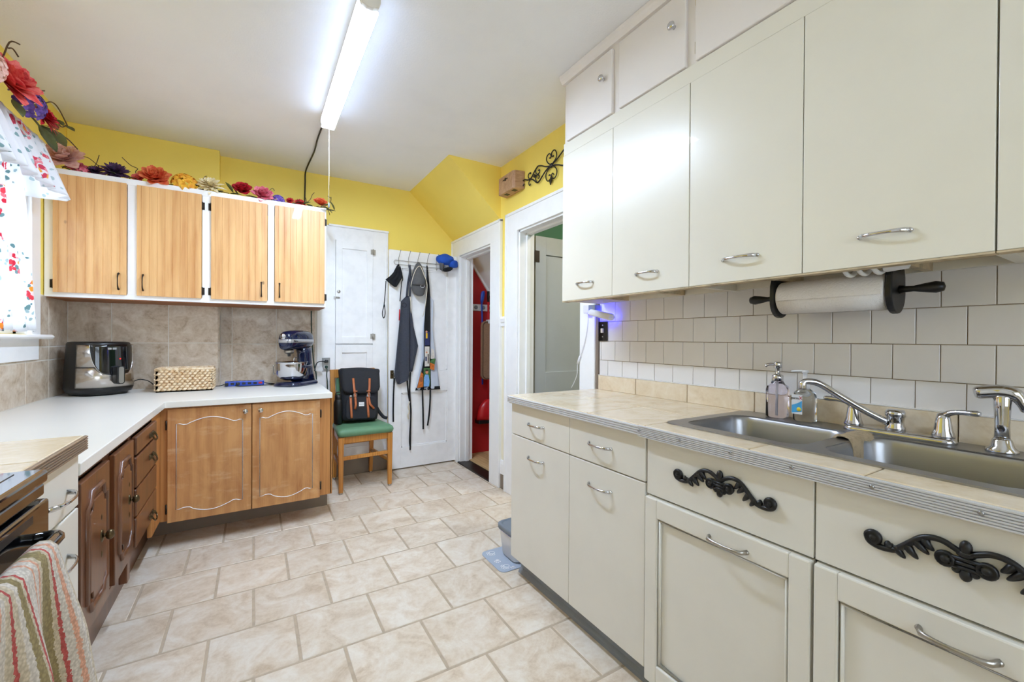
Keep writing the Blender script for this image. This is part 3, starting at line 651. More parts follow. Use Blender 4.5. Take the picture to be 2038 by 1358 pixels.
for y0, y1, ky in ((1.70, 1.988, 1.872), (2.055, 2.335, 2.232)):
    d = box('door', M_['brown'], LXF, LXF+.018, y0, y1, .30, .772, lc, bevel=.003)
    a, b, z0, z1 = y0+.045, y1-.045, .36, .72; mid = (a+b)/2
    path = [(a, z0), (a+.03, z0), (a+.03, z0+.02)]
    path = [(a, z0+.035), (a+.03, z0+.03), (a+.04, z0), (b-.04, z0), (b-.03, z0+.03), (b, z0+.035), (b, z1-.04), (b-.03, z1-.035), (b-.04, z1), (a+.04, z1), (a+.03, z1-.035), (a, z1-.04)]
    MB().tube([(LXF+.018, p, q_) for p, q_ in path], .009, 8, closed=True, flat=(1, 1)).build('panel_moulding', M_['brown'], d)
    MB().prism([(lerp(mid, p, .8), lerp(.54, q_, .85)) for p, q_ in path], 'x', LXF+.017, LXF+.024).build('raised_panel', M_['brown'], d, bevel=.004)
    bail(d, (LXF+.02, ky, .553), True)
for z0, z1, pz in ((.695, .772, .725), (.555, .685, .622), (.432, .548, None), (.30, .425, .335)):
    d = box('drawer', M_['brown'], LXF, LXF+.02, 2.378, 2.815, z0, z1, lc, bevel=.006, seg=3)
    if pz: bail(d, (LXF+.02, 2.68, pz))

# white laminate L-shaped worktop
wt = MB().prism([(XL+.009, 1.685), (-.424, 1.685), (-.424, 3.04), (.447, 3.04), (.447, YB-.009), (XP+.003, YB-.009), (XP+.003, YP-.009), (XL+.009, YP-.009)], 'z', CZ-.036, CZ)
tag(wt.build('countertop', M_['laminate'], bevel=.003), 'white laminate L-shaped countertop carrying the air fryer and mixer', 'countertop')
# ---------------------------------------------------------------- near left: cream cabinet, tiled top, stove
KX = -.425
kc = thing('base_cabinet', 'narrow cream base cabinet with one drawer and one door beside the stove', 'cabinet', (-.7, 1.47, 0))
CL = M_['cream_low']
box('carcass', CL, XL+.01, KX-.018, 1.285, 1.672, .09, .872, kc); box('toe_kick', M_['greyplinth'], XL+.01, KX-.08, 1.285, 1.67, 0, .09, kc, bevel=0)
for z0, z1, hz, nm in ((.722, .868, .785, 'drawer'), (.10, .715, .612, 'door')):
    d = box(nm, CL, KX-.018, KX, 1.287, 1.671, z0, z1, kc, bevel=.003)
    arch_pull('handle', M_['chrome'], (KX, 1.43, hz), (KX, 1.585, hz), (1, 0, 0), .032, .006, d)
bt = thing('countertop', 'small beige tiled countertop with ribbed metal edge beside the stove', 'countertop', (-.7, 1.47, .89))
box('slab', M_['worn_edge'], XL+.01, KX+.005, 1.283, 1.69, .872, .905, bt, bevel=0)
for y0, y1 in ((1.284, 1.385), (1.388, 1.689)):
    for x0, x1 in ((XL+.01, -.73), (-.727, KX+.006)): tile('counter_tile', bt, M_['counter_tile'], (x0+x1)/2, (y0+y1)/2, .915, x1-x0, y1-y0, .01)
def ribbed(parent, x, y0, y1, z0, z1, sgn, mat, n=6):
    prof = []; h = (z1-z0)/n
    for i in range(n): prof += [(x, z0+h*i), (x+sgn*.004, z0+h*(i+.2)), (x+sgn*.004, z0+h*(i+.7)), (x, z0+h*(i+.9))]
    prof += [(x, z1), (x-sgn*.004, z1), (x-sgn*.004, z0)]
    return MB().prism(prof, 'y', y0, y1).build('metal_edge', mat, parent)
ribbed(bt, KX+.011, 1.283, 1.692, .874, .914, 1, M_['alu_old'])
# stove
SX = -.375
st = thing('stove', 'black glass-top electric stove at the left edge', 'stove', (-.7, .89, 0))
box('body', M_['black'], XL+.02, SX-.03, .515, 1.268, .03, .9, st)
box('cooktop', M_['black_gloss'], XL+.02, SX+.005, .51, 1.277, .893, .922, st, bevel=.008, seg=3)
box('cooktop_glass', M_['black_gloss'], XL+.05, SX-.035, .54, 1.245, .9215, .9235, st, bevel=0)
for cx, cy, r in ((-.57, 1.08, .09), (-.85, 1.08, .075), (-.57, .70, .105), (-.85, .70, .075)): MB().tube([(cx+r*cos(2*pi*k/40), cy+r*sin(2*pi*k/40), .9236) for k in range(40)], .0012, 6, closed=True).build('burner_ring', M_['grey'], st)
box('control_panel', M_['black_gloss'], SX-.03, SX, .515, 1.272, .868, .893, st, bevel=.004)
od = box('oven_door', M_['black_gloss'], SX-.03, SX+.008, .52, 1.27, .25, .862, st, bevel=.006, seg=3)
MB().prism([(.56, .55), (.6, .70), (.75, .74), (1.04, .74), (1.2, .70), (1.235, .55), (1.2, .36), (.6, .36)], 'x', SX+.0075, SX+.0095).build('oven_window', M_['black_gloss'], od, bevel=.002)
box('vent_slot', M_['black'], SX+.0, SX+.0085, .6, 1.19, .835, .85, od, bevel=0)
MB().tube(smooth_path([(SX+.006, 1.2, .80), (SX+.04, 1.19, .803), (SX+.046, 1.1, .806), (SX+.046, .69, .806), (SX+.04, .6, .803), (SX+.006, .59, .80)], 5), .012, 10).build('oven_handle', M_['black_gloss'], od)
box('storage_drawer', M_['black_gloss'], SX-.03, SX+.004, .52, 1.27, .05, .24, st, bevel=.005)
# striped towel over the oven handle
tw = []; NU, NV = 26, 30; hx, hz = SX+.046, .806
for j in range(NV):
    v = j/(NV-1); row = []
    for i in range(NU):
        u = i/(NU-1); yb = lerp(.80, 1.11, u); fold = sin(u*pi*4.3+.6)
        if v < .16: a = v/.16; ang = pi*(1-a); x = hx+.017*cos(ang); z = hz+.017*sin(ang); sp = 0
        else: d = (v-.16)/.84; x = hx+.017+.03*d+.018*fold*min(1, d*2.5); z = hz-.42*d; sp = d
        row.append((x, lerp(yb, yb+(u-.35)*.16, sp*.8), z))
    tw.append(row)
back = [[(hx-.017, r_[1], hz-.30*(1-k/5)) for r_ in tw[0]] for k in range(5)]
m = MB().grid(back+tw)
o = m.build('dish_towel', M_['stripes'], solid=.007); tag(o, 'chunky striped towel hung over the oven handle', 'towel')
uv = o.data.uv_layers.new(name='UVMap')
for lp in o.data.loops:
    co = o.data.vertices[lp.vertex_index].co; d = max(0, (hz-co.z)/.42); yb = (co.y+.35*.16*d*.8+d*.8*.16*.80/.31)/(1+d*.8*.16/.31) if co.x > hx else co.y
    uv.data[lp.index].uv = ((yb-.80)/.31, co.z)

# ---------------------------------------------------------------- right run
FX = 1.125; CR = M_['cream_low']
def right_base(name, label, y0, y1):
    t = thing(name, label, 'cabinet', (1.4, (y0+y1)/2, 0)); cc = MB().box(FX+.019, XR-.01, y0+.001, y0+.018, .095, .873).box(FX+.019, XR-.01, y1-.018, y1-.001, .095, .873).box(FX+.019, XR-.01, y0+.018, y1-.018, .095, .11).box(XR-.022, XR-.01, y0+.018, y1-.018, .11, .7).box(FX+.019, FX+.036, y0+.018, y1-.018, .85, .873).box(FX+.019, FX+.036, y0+.018, y1-.018, .69, .73)
    cc.build('carcass', CR, t)
    box('toe_kick', M_['greyplinth'], FX+.065, FX+.09, y0, y1, 0, .097, t, bevel=0); return t
b1 = right_base('base_cabinet', 'cream base cabinet with two drawers over two plain doors beside the doorway', .99, 1.862)
for y0, y1 in ((1.397, 1.862), (.993, 1.3955)):
    for nm, z0, z1, hz in (('drawer', .7225, .872, .797), ('door', .098, .7175, .638)):
        d = box(nm, CR, FX, FX+.018, y0+.0005, y1-.0005, z0, z1, b1, bevel=.0018)
        hy = 1.64 if y0 > 1.3 else 1.212
        arch_pull('handle', M_['chrome'], (FX, hy-.06, hz), (FX, hy+.06, hz), (-1, 0, 0), .028, .0055, d)
MB().prism([(FX+.065, 0), (FX+.045, 0), (FX+.05, .012), (FX+.062, .022), (FX+.065, .097)], 'y', .99, 1.862).build('cove_base', M_['greyplinth'], b1)
b2 = right_base('sink_cabinet', 'cream sink cabinet with black scroll ornaments on its false drawer fronts', -.03, .987)
MB().prism([(FX+.065, 0), (FX+.045, 0), (FX+.05, .012), (FX+.062, .022), (FX+.065, .097)], 'y', -.03, .988).build('cove_base', M_['greyplinth'], b2)
def ornament(yc, zc, parent, name='scroll_ornament'):
    x = FX-.002; m = MB()
    stem = [(.126, -.004), (.137, .004), (.148, -.004), (.145, -.016), (.135, -.022), (.121, -.024), (.102, -.02), (.088, -.007), (.075, .007), (.062, .02), (.047, .027), (.031, .027), (.017, .021), (.004, .014)]
    for s in (1, -1):
        P = smooth_path([(x-.004, yc+s*a, zc+b) for a, b in stem], 4); n = len(P)
        m.tube(P, [.0035+.0035*min(1, i/14)-.0015*(i/n) for i in range(n)], 8)
        m.lathe([(.015, 0), (.016, -.006), (.012, -.011), (.007, -.008), (.004, -.012), (0, -.013)], (x, yc+s*.137, zc-.008), 'x', 16)
        m.lathe([(.014, 0), (.0155, -.007), (.012, -.012), (.008, -.008), (.005, -.013), (0, -.014)], (x, yc+s*.027, zc-.004), 'x', 16)
        for a, b, c_, d_ in ((.10, -.012, .085, -.031), (.083, -.002, .066, -.024), (.07, .012, .05, -.008), (.058, .02, .043, .002), (.108, -.018, .112, -.006)):
            m.tube(smooth_path([(x-.002, yc+s*a, zc+b), (x-.005, yc+s*lerp(a, c_, .5)+s*.002, zc+lerp(b, d_, .45)), (x-.003, yc+s*c_, zc+d_)], 4), [.007, .0075, .0078, .0075, .007, .006, .005, .0035, .0015], 6)
    for dz in (.004, -.004, -.012): m.tube([(x-.006, yc-.022, zc+dz), (x-.006, yc+.022, zc+dz)], .0042, 8)
    m.ell((x-.004, yc, zc+.026), (.008, .009, .014)); m.ell((x-.003, yc, zc+.014), (.008, .014, .008)); m.ell((x-.004, yc, zc-.024), (.007, .009, .012)); m.ell((x-.004, yc-.012, zc-.018), (.006, .007, .007)); m.ell((x-.004, yc+.012, zc-.018), (.006, .007, .007))
    return m.build(name, M_['iron'], parent)
for y0, y1, oc in ((.489, .985, .722), (-.02, .486, .238)):
    ff = box('drawer_front', CR, FX, FX+.018, y0+.0006, y1-.0006, .689, .872, b2, bevel=.0018)
    ornament(oc, .795, ff)
    dr = thing_d = box('door', CR, FX+.004, FX+.018, y0+.002, y1-.002, .075, .683, b2, bevel=.001)
    fr = MB(); w = .05
    for a in ((y0+.002, y0+w, .075, .683), (y1-w, y1-.002, .075, .683), (y0+w-.001, y1-w+.001, .075, .075+w+.02), (y0+w-.001, y1-w+.001, .683-w-.012, .683)): fr.box(FX-.012, FX+.005, *a)
    fr.build('door_frame', CR, dr, bevel=.004)
    mo = MB(); a0, a1, z0, z1 = y0+w, y1-w, .145, .621
    mo.tube([(FX-.001, a0+.006, z0+.006), (FX-.001, a1-.006, z0+.006), (FX-.001, a1-.006, z1-.006), (FX-.001, a0+.006, z1-.006)], .006, 8, closed=True); mo.build('panel_moulding', CR, dr)
    arch_pull('handle', M_['nickel'], (FX-.012, oc-.028-.055, .641), (FX-.012, oc-.028+.055, .641) if oc > .5 else (FX-.012, oc+.009+.053, .641), (-1, 0, 0), .026, .0055, dr, flat=(1, .8), pw=.3) if oc > .5 else \
        arch_pull('handle', M_['nickel'], (FX-.012, .194, .641), (FX-.012, .30, .641), (-1, 0, 0), .026, .0055, dr, flat=(1, .8), pw=.3)
# tiled worktop (with the sink cut out)
SKX0, SKX1, SKY0, SKY1 = 1.205, 1.685, .13, .985
rt = thing('countertop', 'beige tiled countertop with ribbed aluminium edge around the sink', 'countertop', (1.4, .9, .88))
s_ = MB().box(1.112, XR-.009, .99, 1.868, .875, .905).box(1.112, SKX0+.03, -.03, .99, .875, .905).box(SKX1-.02, XR-.009, -.03, .99, .875, .905).box(SKX0+.03, SKX1-.02, SKY1-.03, .99, .875, .905).box(SKX0+.03, SKX1-.02, -.03, SKY0+.02, .875, .905)
s_.build('slab', M_['wgrout'], rt)
for y0, y1 in ((1.575, 1.868), (1.273, 1.572), (.987, 1.270)):
    for x0, x1 in ((1.111, 1.404), (1.407, XR-.014)): tile('counter_tile', rt, M_['counter_tile'], (x0+x1)/2, (y0+y1)/2, .915, x1-x0, y1-y0, .01, c=.002)
for y0, y1 in ((.638, .984), (.389, .635), (.08, .386), (-.03, .077)): tile('counter_tile', rt, M_['counter_tile'], 1.162, (y0+y1)/2, .915, .10, y1-y0, .01, c=.002)
ribbed(rt, 1.107, 1.008, 1.872, .880, .912, -1, M_['alu'], 4); e2 = ribbed(rt, 1.105, -.03, 1.006, .876, .9135, -1, M_['alu'], 7)
for y in (1.0, .841, .682, .528, .372, .216): MB().lathe([(.0045, 0), (.0045, -.001), (.003, -.0028), (0, -.003)], (1.1008, y, .897), 'x', 12).build('screw', M_['steel'], rt)
for a, b in ((-.03, .376), (.379, .635), (.638, .946), (.949, 1.252), (1.255, 1.559), (1.562, 1.842)): tile('backsplash_tile', rt, M_['counter_tile'], XR-.02, (a+b)/2, .9555, b-a, .081, .012, 'x-', .002)
box('backsplash_cap', M_['white_tile'], XR-.0205, XR-.004, -.03, 1.842, .9965, .9995, rt, bevel=0)
# sink
sk = thing('sink', 'stainless steel double-bowl kitchen sink set into the tiled counter', 'sink', (1.45, .56, .9))
Bs = ((SKX0+.04, 1.575, .578, SKY1-.04), (SKX0+.04, 1.575, SKY0+.04, .535))
plate('rim', M_['steel'], [rrect(SKX0, SKX1, SKY0, SKY1, .03)]+[rrect(*b, .055, 8) for b in Bs], .9155, .9195, sk, bevel=.0012)
for b in Bs:
    secs = []
    for z, ins, r in ((.918, 0, .055), (.914, .003, .055), (.90, .007, .055), (.78, .014, .055), (.755, .02, .055), (.742, .036, .06), (.738, .08, .06)):
        secs.append([(x, y, z) for x, y in rrect(b[0]+ins, b[1]-ins, b[2]+ins, b[3]-ins, r, 8)])
    bw = MB().loft(secs, cap=(False, True)).build('bowl', M_['steel'], sk, solid=.0015)
    MB().lathe([(.045, 0), (.045, .002), (.03, .001), (.0, -.001)], ((b[0]+b[1])/2, (b[2]+b[3])/2, .7385), n=24).build('drain', M_['chrome'], bw)
# faucet
fc = thing('faucet', 'chrome two-handle kitchen faucet with long swivel spout', 'faucet', (1.632, .5, .92))
fx = 1.632; CH = M_['chrome']
MB().loft([[(x, y, z) for x, y in rrect(fx-.028+i, fx+.028-i, .365+i, .625-i, .027-i, 6)] for z, i in ((.9195, 0), (.926, 0), (.934, .004), (.936, .009))]).build('base_plate', CH, fc)
MB().lathe([(.024, .934), (.024, .945), (.021, .95), (.021, .975), (.024, .978), (.024, .988), (.02, .996), (.0, .998)], (fx, .497, 0)).build('hub', CH, fc)
MB().tube(smooth_path([(fx-.012, .512, .958), (fx-.05, .555, .99), (fx-.10, .605, 1.035), (1.495, .635, 1.066), (1.475, .655, 1.074), (1.462, .668, 1.07), (1.46, .67, 1.05)], 5), [.010]*20+[.0095]*6+[.011]*5, 12).build('spout', CH, fc)
for y, s in ((.60, 1), (.394, -1)):
    h = MB().lathe([(.024, .934), (.025, .94), (.02, .955), (.016, .985), (.012, 1.0), (0, 1.006)], (fx, y, 0))
    h.tube(smooth_path([(fx, y, .99), (fx-.005, y+s*.012, 1.003), (fx-.012, y+s*.035, 1.01), (fx-.02, y+s*.075, 1.012)], 5), [.012, .012, .011, .010, .009, .0085, .008, .0075, .007, .007, .007, .007, .0075, .008, .008, .006], 10); h.build('handle', CH, fc)
sp = thing('sink_sprayer', 'chrome side sprayer standing right of the faucet', 'sprayer', (1.632, .29, .92))
MB().lathe([(.03, .9195), (.03, .925), (.022, .934), (.018, .95), (.015, .955)], (fx, .285, 0)).build('base', CH, sp)
MB().lathe([(.0145, .953), (.0135, .99), (.0155, 1.03), (.017, 1.06), (.012, 1.068)], (fx, .285, 0)).build('wand', CH, sp)
h = MB(); h.tube(smooth_path([(fx-.012, .332, 1.066), (fx-.004, .312, 1.07), (fx, .285, 1.073), (fx+.004, .265, 1.066), (fx+.006, .252, 1.045), (fx+.008, .246, 1.026)], 4), [.013, .0155, .017, .0175, .0175, .0175, .0175, .0175, .018, .018, .018, .0175, .017, .015, .013, .012, .0115, .011, .0105, .01, .008], 12); h.build('spray_head', CH, sp)
# cloth over the divider
rows_ = []
for j in range(14):
    v = j/13
    for_row = []
    for i in range(12):
        u = i/11; x = lerp(1.435, 1.56, u)+.004*sin(7*v+u*3)
        L = lerp(-.05, .10, v)
        if L < -.012: y, z = .578-.002, .921+(L+.012)*1.0
        elif L < .036: y, z = lerp(.576, .53, (L+.012)/.048), .923+.006*sin(pi*(L+.012)/.048)
        else: y, z = .529-.004*sin(u*9), .92-(L-.036)
        for_row.append((x, y+.004*sin(u*11), z+.002*sin(u*13+v*5)))
    rows_.append(for_row)
tag(MB().grid(rows_).build('dishcloth', M_['terry'], solid=.007), 'tan dishcloth hung over the sink divider', 'cloth')

# ---------------------------------------------------------------- right wall cabinets
UX, UB, UT = 1.40, 1.40, 2.168; CU = M_['cream']
def upper(label, y0, y1, doors, hand):
    t = thing('wall_cabinet', label, 'cabinet', (1.56, (y0+y1)/2, UB)); 
    c = MB(); c.box(UX+.018, XR-.009, y1-.016, y1, UB, UT).box(UX+.018, XR-.009, y0, y0+.016, UB+.004, UT).box(UX+.018, UX+.036, y0+.016, y1-.016, UB, UB+.04).box(XR-.03, XR-.009, y0+.016, y1-.016, UB+.004, UB+.05); c.build('carcass', CU, t)
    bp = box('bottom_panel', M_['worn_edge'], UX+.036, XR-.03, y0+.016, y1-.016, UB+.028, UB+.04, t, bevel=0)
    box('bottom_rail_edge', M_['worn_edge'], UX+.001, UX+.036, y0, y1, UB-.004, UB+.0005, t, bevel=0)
    for (a, b), (ha, hb) in zip(doors, hand):
        d = box('door', CU, UX, UX+.017, a+.0008, b-.0008, UB+.001, UT-.002, t, bevel=.0018)
        arch_pull('handle', M_['chrome'], (UX, ha, 1.478), (UX, hb, 1.478), (-1, 0, 0), .028, .0055, d)
    return t, bp
u1, bp1 = upper('cream wall cabinet with two plain doors nearest the doorway', 1.036, 1.807, ((1.438, 1.807), (1.036, 1.4378)), ((1.565, 1.683), (1.18, 1.294)))
u2, bp2 = upper('cream wall cabinet with two plain doors above the paper towel roll', .258, 1.034, ((.647, 1.034), (.258, .646)), ((.778, .898), (.400, .505)))
u3, bp3 = upper('cream wall cabinet above the sink sprayer, only its first door edge in view', -.15, .256, ((-.15, .256),), ((-.10, .0),))
for y0, y1, x0, x1 in ((1.12, 1.27, 1.50, 1.60), (.96, .99, 1.52, 1.56)): box('blue_patch', M_['blue_patch'], x0, x1, y0, y1, UB+.026, UB+.0285, bp1 if y0 > 1 else bp2, bevel=0)
for uu, ym in ((u1, 1.43), (u2, .6)):
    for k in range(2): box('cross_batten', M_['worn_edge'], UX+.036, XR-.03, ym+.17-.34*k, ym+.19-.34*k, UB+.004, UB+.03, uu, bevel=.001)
tc_ = thing('top_cupboard', 'row of small white cupboards above the cream wall cabinets', 'cupboard', (1.55, .8, UT)); PW = M_['pinkwhite']
box('carcass', PW, UX+.012, XR-.002, -.15, 1.805, UT+.001, ZC-.002, tc_, bevel=.001)
box('lower_rail', CU, UX+.004, UX+.02, -.15, 1.806, UT+.0005, 2.232, tc_, bevel=.001)
MB().prism([(UX+.014, 2.545), (UX-.002, 2.548), (UX-.008, 2.56), (UX-.016, 2.572), (UX-.02, ZC-.002), (UX+.014, ZC-.002)], 'y', -.15, 1.818).build('crown_moulding', PW, tc_)
for a, b, k in ((1.444, 1.776, 1.497), (1.055, 1.402, 1.106), (.668, 1.014, .72), (.28, .627, .33), (-.11, .24, -.06)):
    d = box('door', PW, UX-.004, UX+.014, a, b, 2.236, 2.532, tc_, bevel=.004)
    knob('knob', M_['chrome'], (UX-.004, k, 2.415), (-1, 0, 0), .0165, d)
    for z in (2.29, 2.47): box('hinge', M_['worn_edge'], UX+.004, UX+.013, b+.002, b+.006, z-.022, z+.022, d, bevel=0)

# ---------------------------------------------------------------- air fryer
def circ(cx, cy, ax, ay, z, n=40, pw=2.6, rot=0):
    out = []
    for k in range(n):
        a = 2*pi*k/n; u = ax*math.copysign(abs(cos(a))**(2/pw), cos(a)); w = ay*math.copysign(abs(sin(a))**(2/pw), sin(a))
        out.append((cx+u*cos(rot)-w*sin(rot), cy+u*sin(rot)+w*cos(rot), z))
    return out
ax_, ay_, arot = -.838, 3.665, radians(-48)          # the handle side looks along local +x
af = thing('air_fryer', 'black and stainless air fryer in the counter corner', 'air fryer', (ax_, ay_, CZ))
secs = [circ(ax_, ay_, a, b, CZ+z, rot=arot) for z, a, b in ((.012, .135, .125), (.018, .15, .14), (.045, .16, .15), (.05, .158, .148), (.15, .154, .145), (.28, .146, .138), (.318, .144, .136), (.328, .138, .13), (.331, .12, .11))]
MB().loft(secs).build('body', M_['black'], af)
MB().loft([circ(ax_, ay_, .13, .12, CZ+.0005, rot=arot), circ(ax_, ay_, .137, .127, CZ+.016, rot=arot)]).build('base', M_['black'], af)
def afp(th, z, off):
    k = (z-.05)/.27; a = lerp(.158, .144, k)+off; b = lerp(.148, .136, k)+off; pw = 2.6
    u = a*math.copysign(abs(cos(th))**(2/pw), cos(th)); w = b*math.copysign(abs(sin(th))**(2/pw), sin(th))
    return (ax_+u*cos(arot)-w*sin(arot), ay_+u*sin(arot)+w*cos(arot), CZ+z)
for nm, z0, z1 in (('drawer_panel', .052, .172), ('upper_panel', .178, .312)):
    MB().grid([[afp(lerp(-1.35, 1.2, i/44), z, .003) for i in range(45)] for z in (z0, lerp(z0, z1, .5), z1)]).build(nm, M_['fryer_steel'], af, solid=.0025)
rws = []; rim_ = []
for j in range(13):
    z = lerp(.118, .314, j/12); hw = .80*(1-((.314-z)/.197)**2.2)**.5 if j else .02
    rws.append([afp(lerp(-hw, hw, i/24), z, .0065) for i in range(25)]); rim_.append((hw, z))
MB().grid(rws).build('front_shield', M_['black_gloss'], af, solid=.003)
MB().tube([afp(-h, z, .0075) for h, z in rim_[::-1]]+[afp(h, z, .0075) for h, z in rim_], .0017, 6).build('shield_rim', M_['chrome'], af)
Mh = Matrix.Translation((ax_, ay_, CZ)) @ Matrix.Rotation(arot, 4, 'Z')
h = MB().loft([[(x, y, z) for y, z in rrect(-.021, .021, .07, .182, .014)] for x in (.158, .19, .202)]); h.build('handle', M_['black'], af, M=Mh, bevel=.003)
MB().loft([[(x, y, z) for y, z in rrect(-.013, .013, .075, .177, .011)] for x in (.2, .2045)]).build('handle_inlay', M_['nickel'], af, M=Mh)
MB().box(.1615, .163, -.02, .0, .283, .295).box(.1605, .162, -.045, -.025, .283, .295).build('maker_mark', M_['silver_label'], af, M=Mh @ Matrix.Translation((-.003, 0, 0)))
MB().lathe([(.004, 0), (.004, .002), (0, .003)], (.158, .02, .225), 'x', 10).build('indicator_light', glow('indicator_red', (230, 30, 30), 1.5), af, M=Mh)
MB().tube(smooth_path([(-.69, 3.77, .90), (-.66, 3.79, .91), (-.61, 3.77, .895), (-.57, 3.74, .86), (-.53, 3.73, .84), (-.49, 3.745, .8395)], 5), .003, 6).build('power_cord', M_['rubber'], af, label='thin black cord from the air fryer to behind the basket')

# ---------------------------------------------------------------- wicker basket
bk = thing('wicker_basket', 'rectangular woven straw basket on the back counter', 'basket', (-.38, 3.65, CZ))
X0, X1, Y0, Y1, H = -.545, -.245, 3.565, 3.75, .155
bm_ = MB()
for a in ((X0, X1, Y0, Y0+.012, CZ, CZ+H-.01), (X0, X1, Y1-.012, Y1, CZ, CZ+H-.01), (X0, X0+.012, Y0, Y1, CZ, CZ+H-.01), (X1-.012, X1, Y0, Y1, CZ, CZ+H-.01), (X0, X1, Y0, Y1, CZ, CZ+.01)): bm_.box(*a)
bm_.build('lining', M_['wicker'], bk)
wv = MB(); rows_n = 8
def weave(p0, d, L, nrm, n):
    for r in range(rows_n):
        z = CZ+.008+(H-.02)*(r+.5)/rows_n; s = L/n
        for k in range(n):
            x = (k+(.5 if r % 2 else 0))*s; x2 = min(L, x+s*1.12)
            if x2-x < s*.3: continue
            a = Vector(p0)+Vector(d)*x+Vector((0, 0, z-CZ-.005)); b = Vector(p0)+Vector(d)*x2+Vector((0, 0, z-CZ+.007)); m_ = (a+b)/2+Vector(nrm)*.006
            wv.tube([a, lerp(a, m_, .8), m_, lerp(b, m_, .8), b], [.003, .0085, .0095, .0085, .003], 6, flat=(1, .8))
weave((X0, Y0, CZ), (1, 0, 0), X1-X0, (0, -1, 0), 11); weave((X1, Y0, CZ), (0, 1, 0), Y1-Y0, (1, 0, 0), 7); weave((X0, Y0, CZ), (0, 1, 0), Y1-Y0, (-1, 0, 0), 7)
wv = wv.build('weave', M_['wicker'], bk); wv['kind'] = 'stuff'
MB().tube([(x, y, CZ+H-.006) for x, y in ((X0, Y0), ((X0+X1)/2, Y0-.002), (X1, Y0), (X1, Y1), (X0, Y1))], .010, 8, closed=True).build('rim', M_['wicker'], bk)

# ---------------------------------------------------------------- stand mixer (front along local +x)
mx, my, mr = .275, 3.66, radians(229)
sm = thing('stand_mixer', 'navy blue stand mixer with steel bowl on the back counter', 'mixer', (mx, my, CZ))
Mm = Matrix.Translation((mx, my, CZ)) @ Matrix.Rotation(mr, 4, 'Z'); NV_ = M_['navy']
def sec(x0, x1, y0, y1, r, z): return [(x, y, z) for x, y in rrect(x0, x1, y0, y1, r, 6)]
MB().loft([sec(-.17, .15, -.105, .105, .08, 0), sec(-.175, .155, -.11, .11, .085, .012), sec(-.17, .145, -.10, .10, .08, .028), sec(-.16, .10, -.07, .07, .06, .034)]).build('base', NV_, sm, M=Mm)
MB().loft([sec(-.165, .0, -.075, .075, .05, .03), sec(-.16, -.04, -.062, .062, .045, .08), sec(-.155, -.055, -.05, .05, .04, .15), sec(-.15, -.05, -.048, .048, .04, .24), sec(-.15, -.03, -.052, .052, .04, .285)]).build('column', NV_, sm, M=Mm)
hs = []
for x, ry, z0, z1 in ((-.158, .025, .31, .375), (-.154, .04, .30, .395), (-.142, .05, .288, .408), (-.115, .057, .28, .418), (-.04, .059, .276, .422), (.05, .059, .272, .42), (.10, .057, .27, .412), (.125, .05, .272, .40), (.137, .039, .28, .38), (.14, .026, .30, .36)):
    hs.append([(x, ry*math.copysign(abs(cos(a))**.75, cos(a)), (z0+z1)/2+(z1-z0)/2*math.copysign(abs(sin(a))**.75, sin(a))) for a in [2*pi*k/28 for k in range(28)]])
hd = MB().loft(hs).build('head', NV_, sm, M=Mm)
for s in (-1, 1):
    b = MB().grid([[(x, s*(ry+.0015), z) for x, ry in ((-.153, .042), (-.142, .051), (-.115, .0575), (-.04, .0595), (.05, .0595), (.10, .0575), (.125, .0505), (.138, .038))] for z in (.325, .338, .351)]); b.build('trim_band', M_['silver_label'], hd, M=Mm, solid=.002)
MB().grid([[(.140+.002*cos(t*1.2), .038*sin(t*1.5), z) for t in (-1, -.5, 0, .5, 1)] for z in (.325, .351)]).build('trim_band', M_['silver_label'], hd, M=Mm, solid=.002)
MB().lathe([(.02, 0), (.023, .003), (.023, .01), (.018, .013), (0, .0135)], (.135, 0, .372), 'x', 20).build('hub_cap', M_['chrome'], hd, M=Mm)
MB().lathe([(.006, 0), (.006, .01), (.009, .014), (0, .02)], (.06, .055, .38), 'y', 12).build('speed_knob', M_['black'], hd, M=Mm)
text('maker_name', M_['ink'], 'KitchenAid', .0185, Mm @ frame((.062, .0612, .338), (-1, 0, 0), (0, 0, 1)), hd, bold=.0004)
MB().lathe([(.03, .272), (.034, .262), (.03, .245), (.012, .24), (.012, .225), (0, .222)], (.075, 0, 0)).build('beater_shaft', M_['nickel'], sm, M=Mm)
bw = MB().lathe([(0, .045), (.05, .046), (.075, .056), (.098, .085), (.108, .12), (.111, .165), (.112, .178), (.115, .181), (.112, .182), (.108, .165), (.10, .11), (.07, .06), (0, .052)], (.05, 0, 0), n=36).build('bowl', M_['chrome'], sm, M=Mm)
MB().tube(smooth_path([(.055, -.11, .15), (.055, -.145, .15), (.055, -.148, .14), (.055, -.148, .095), (.055, -.142, .085), (.055, -.108, .09)], 4), .0035, 8).build('bowl_handle', M_['chrome'], bw, M=Mm)
for s in (-1, 1): MB().tube(smooth_path([(-.08, s*.055, .16), (-.03, s*.105, .15), (.04, s*.122, .145), (.06, s*.118, .145)], 4), .011, 8).build('bowl_arm', NV_, sm, M=Mm)
MB().tube(smooth_path([(-.12, -.056, .20), (-.1, -.085, .205), (-.095, -.088, .17), (-.09, -.09, .14)], 4), .004, 8).build('lift_lever', M_['chrome'], sm, M=Mm)
MB().tube(smooth_path([(.42, 3.78, .93), (.435, 3.80, .985), (.46, 3.86, 1.0), (.49, 3.92, 1.0), (.524, 3.925, 1.0)], 5), .004, 6).build('power_cord', M_['rubber'], sm, label='black mixer cord plugged into the wall outlet')

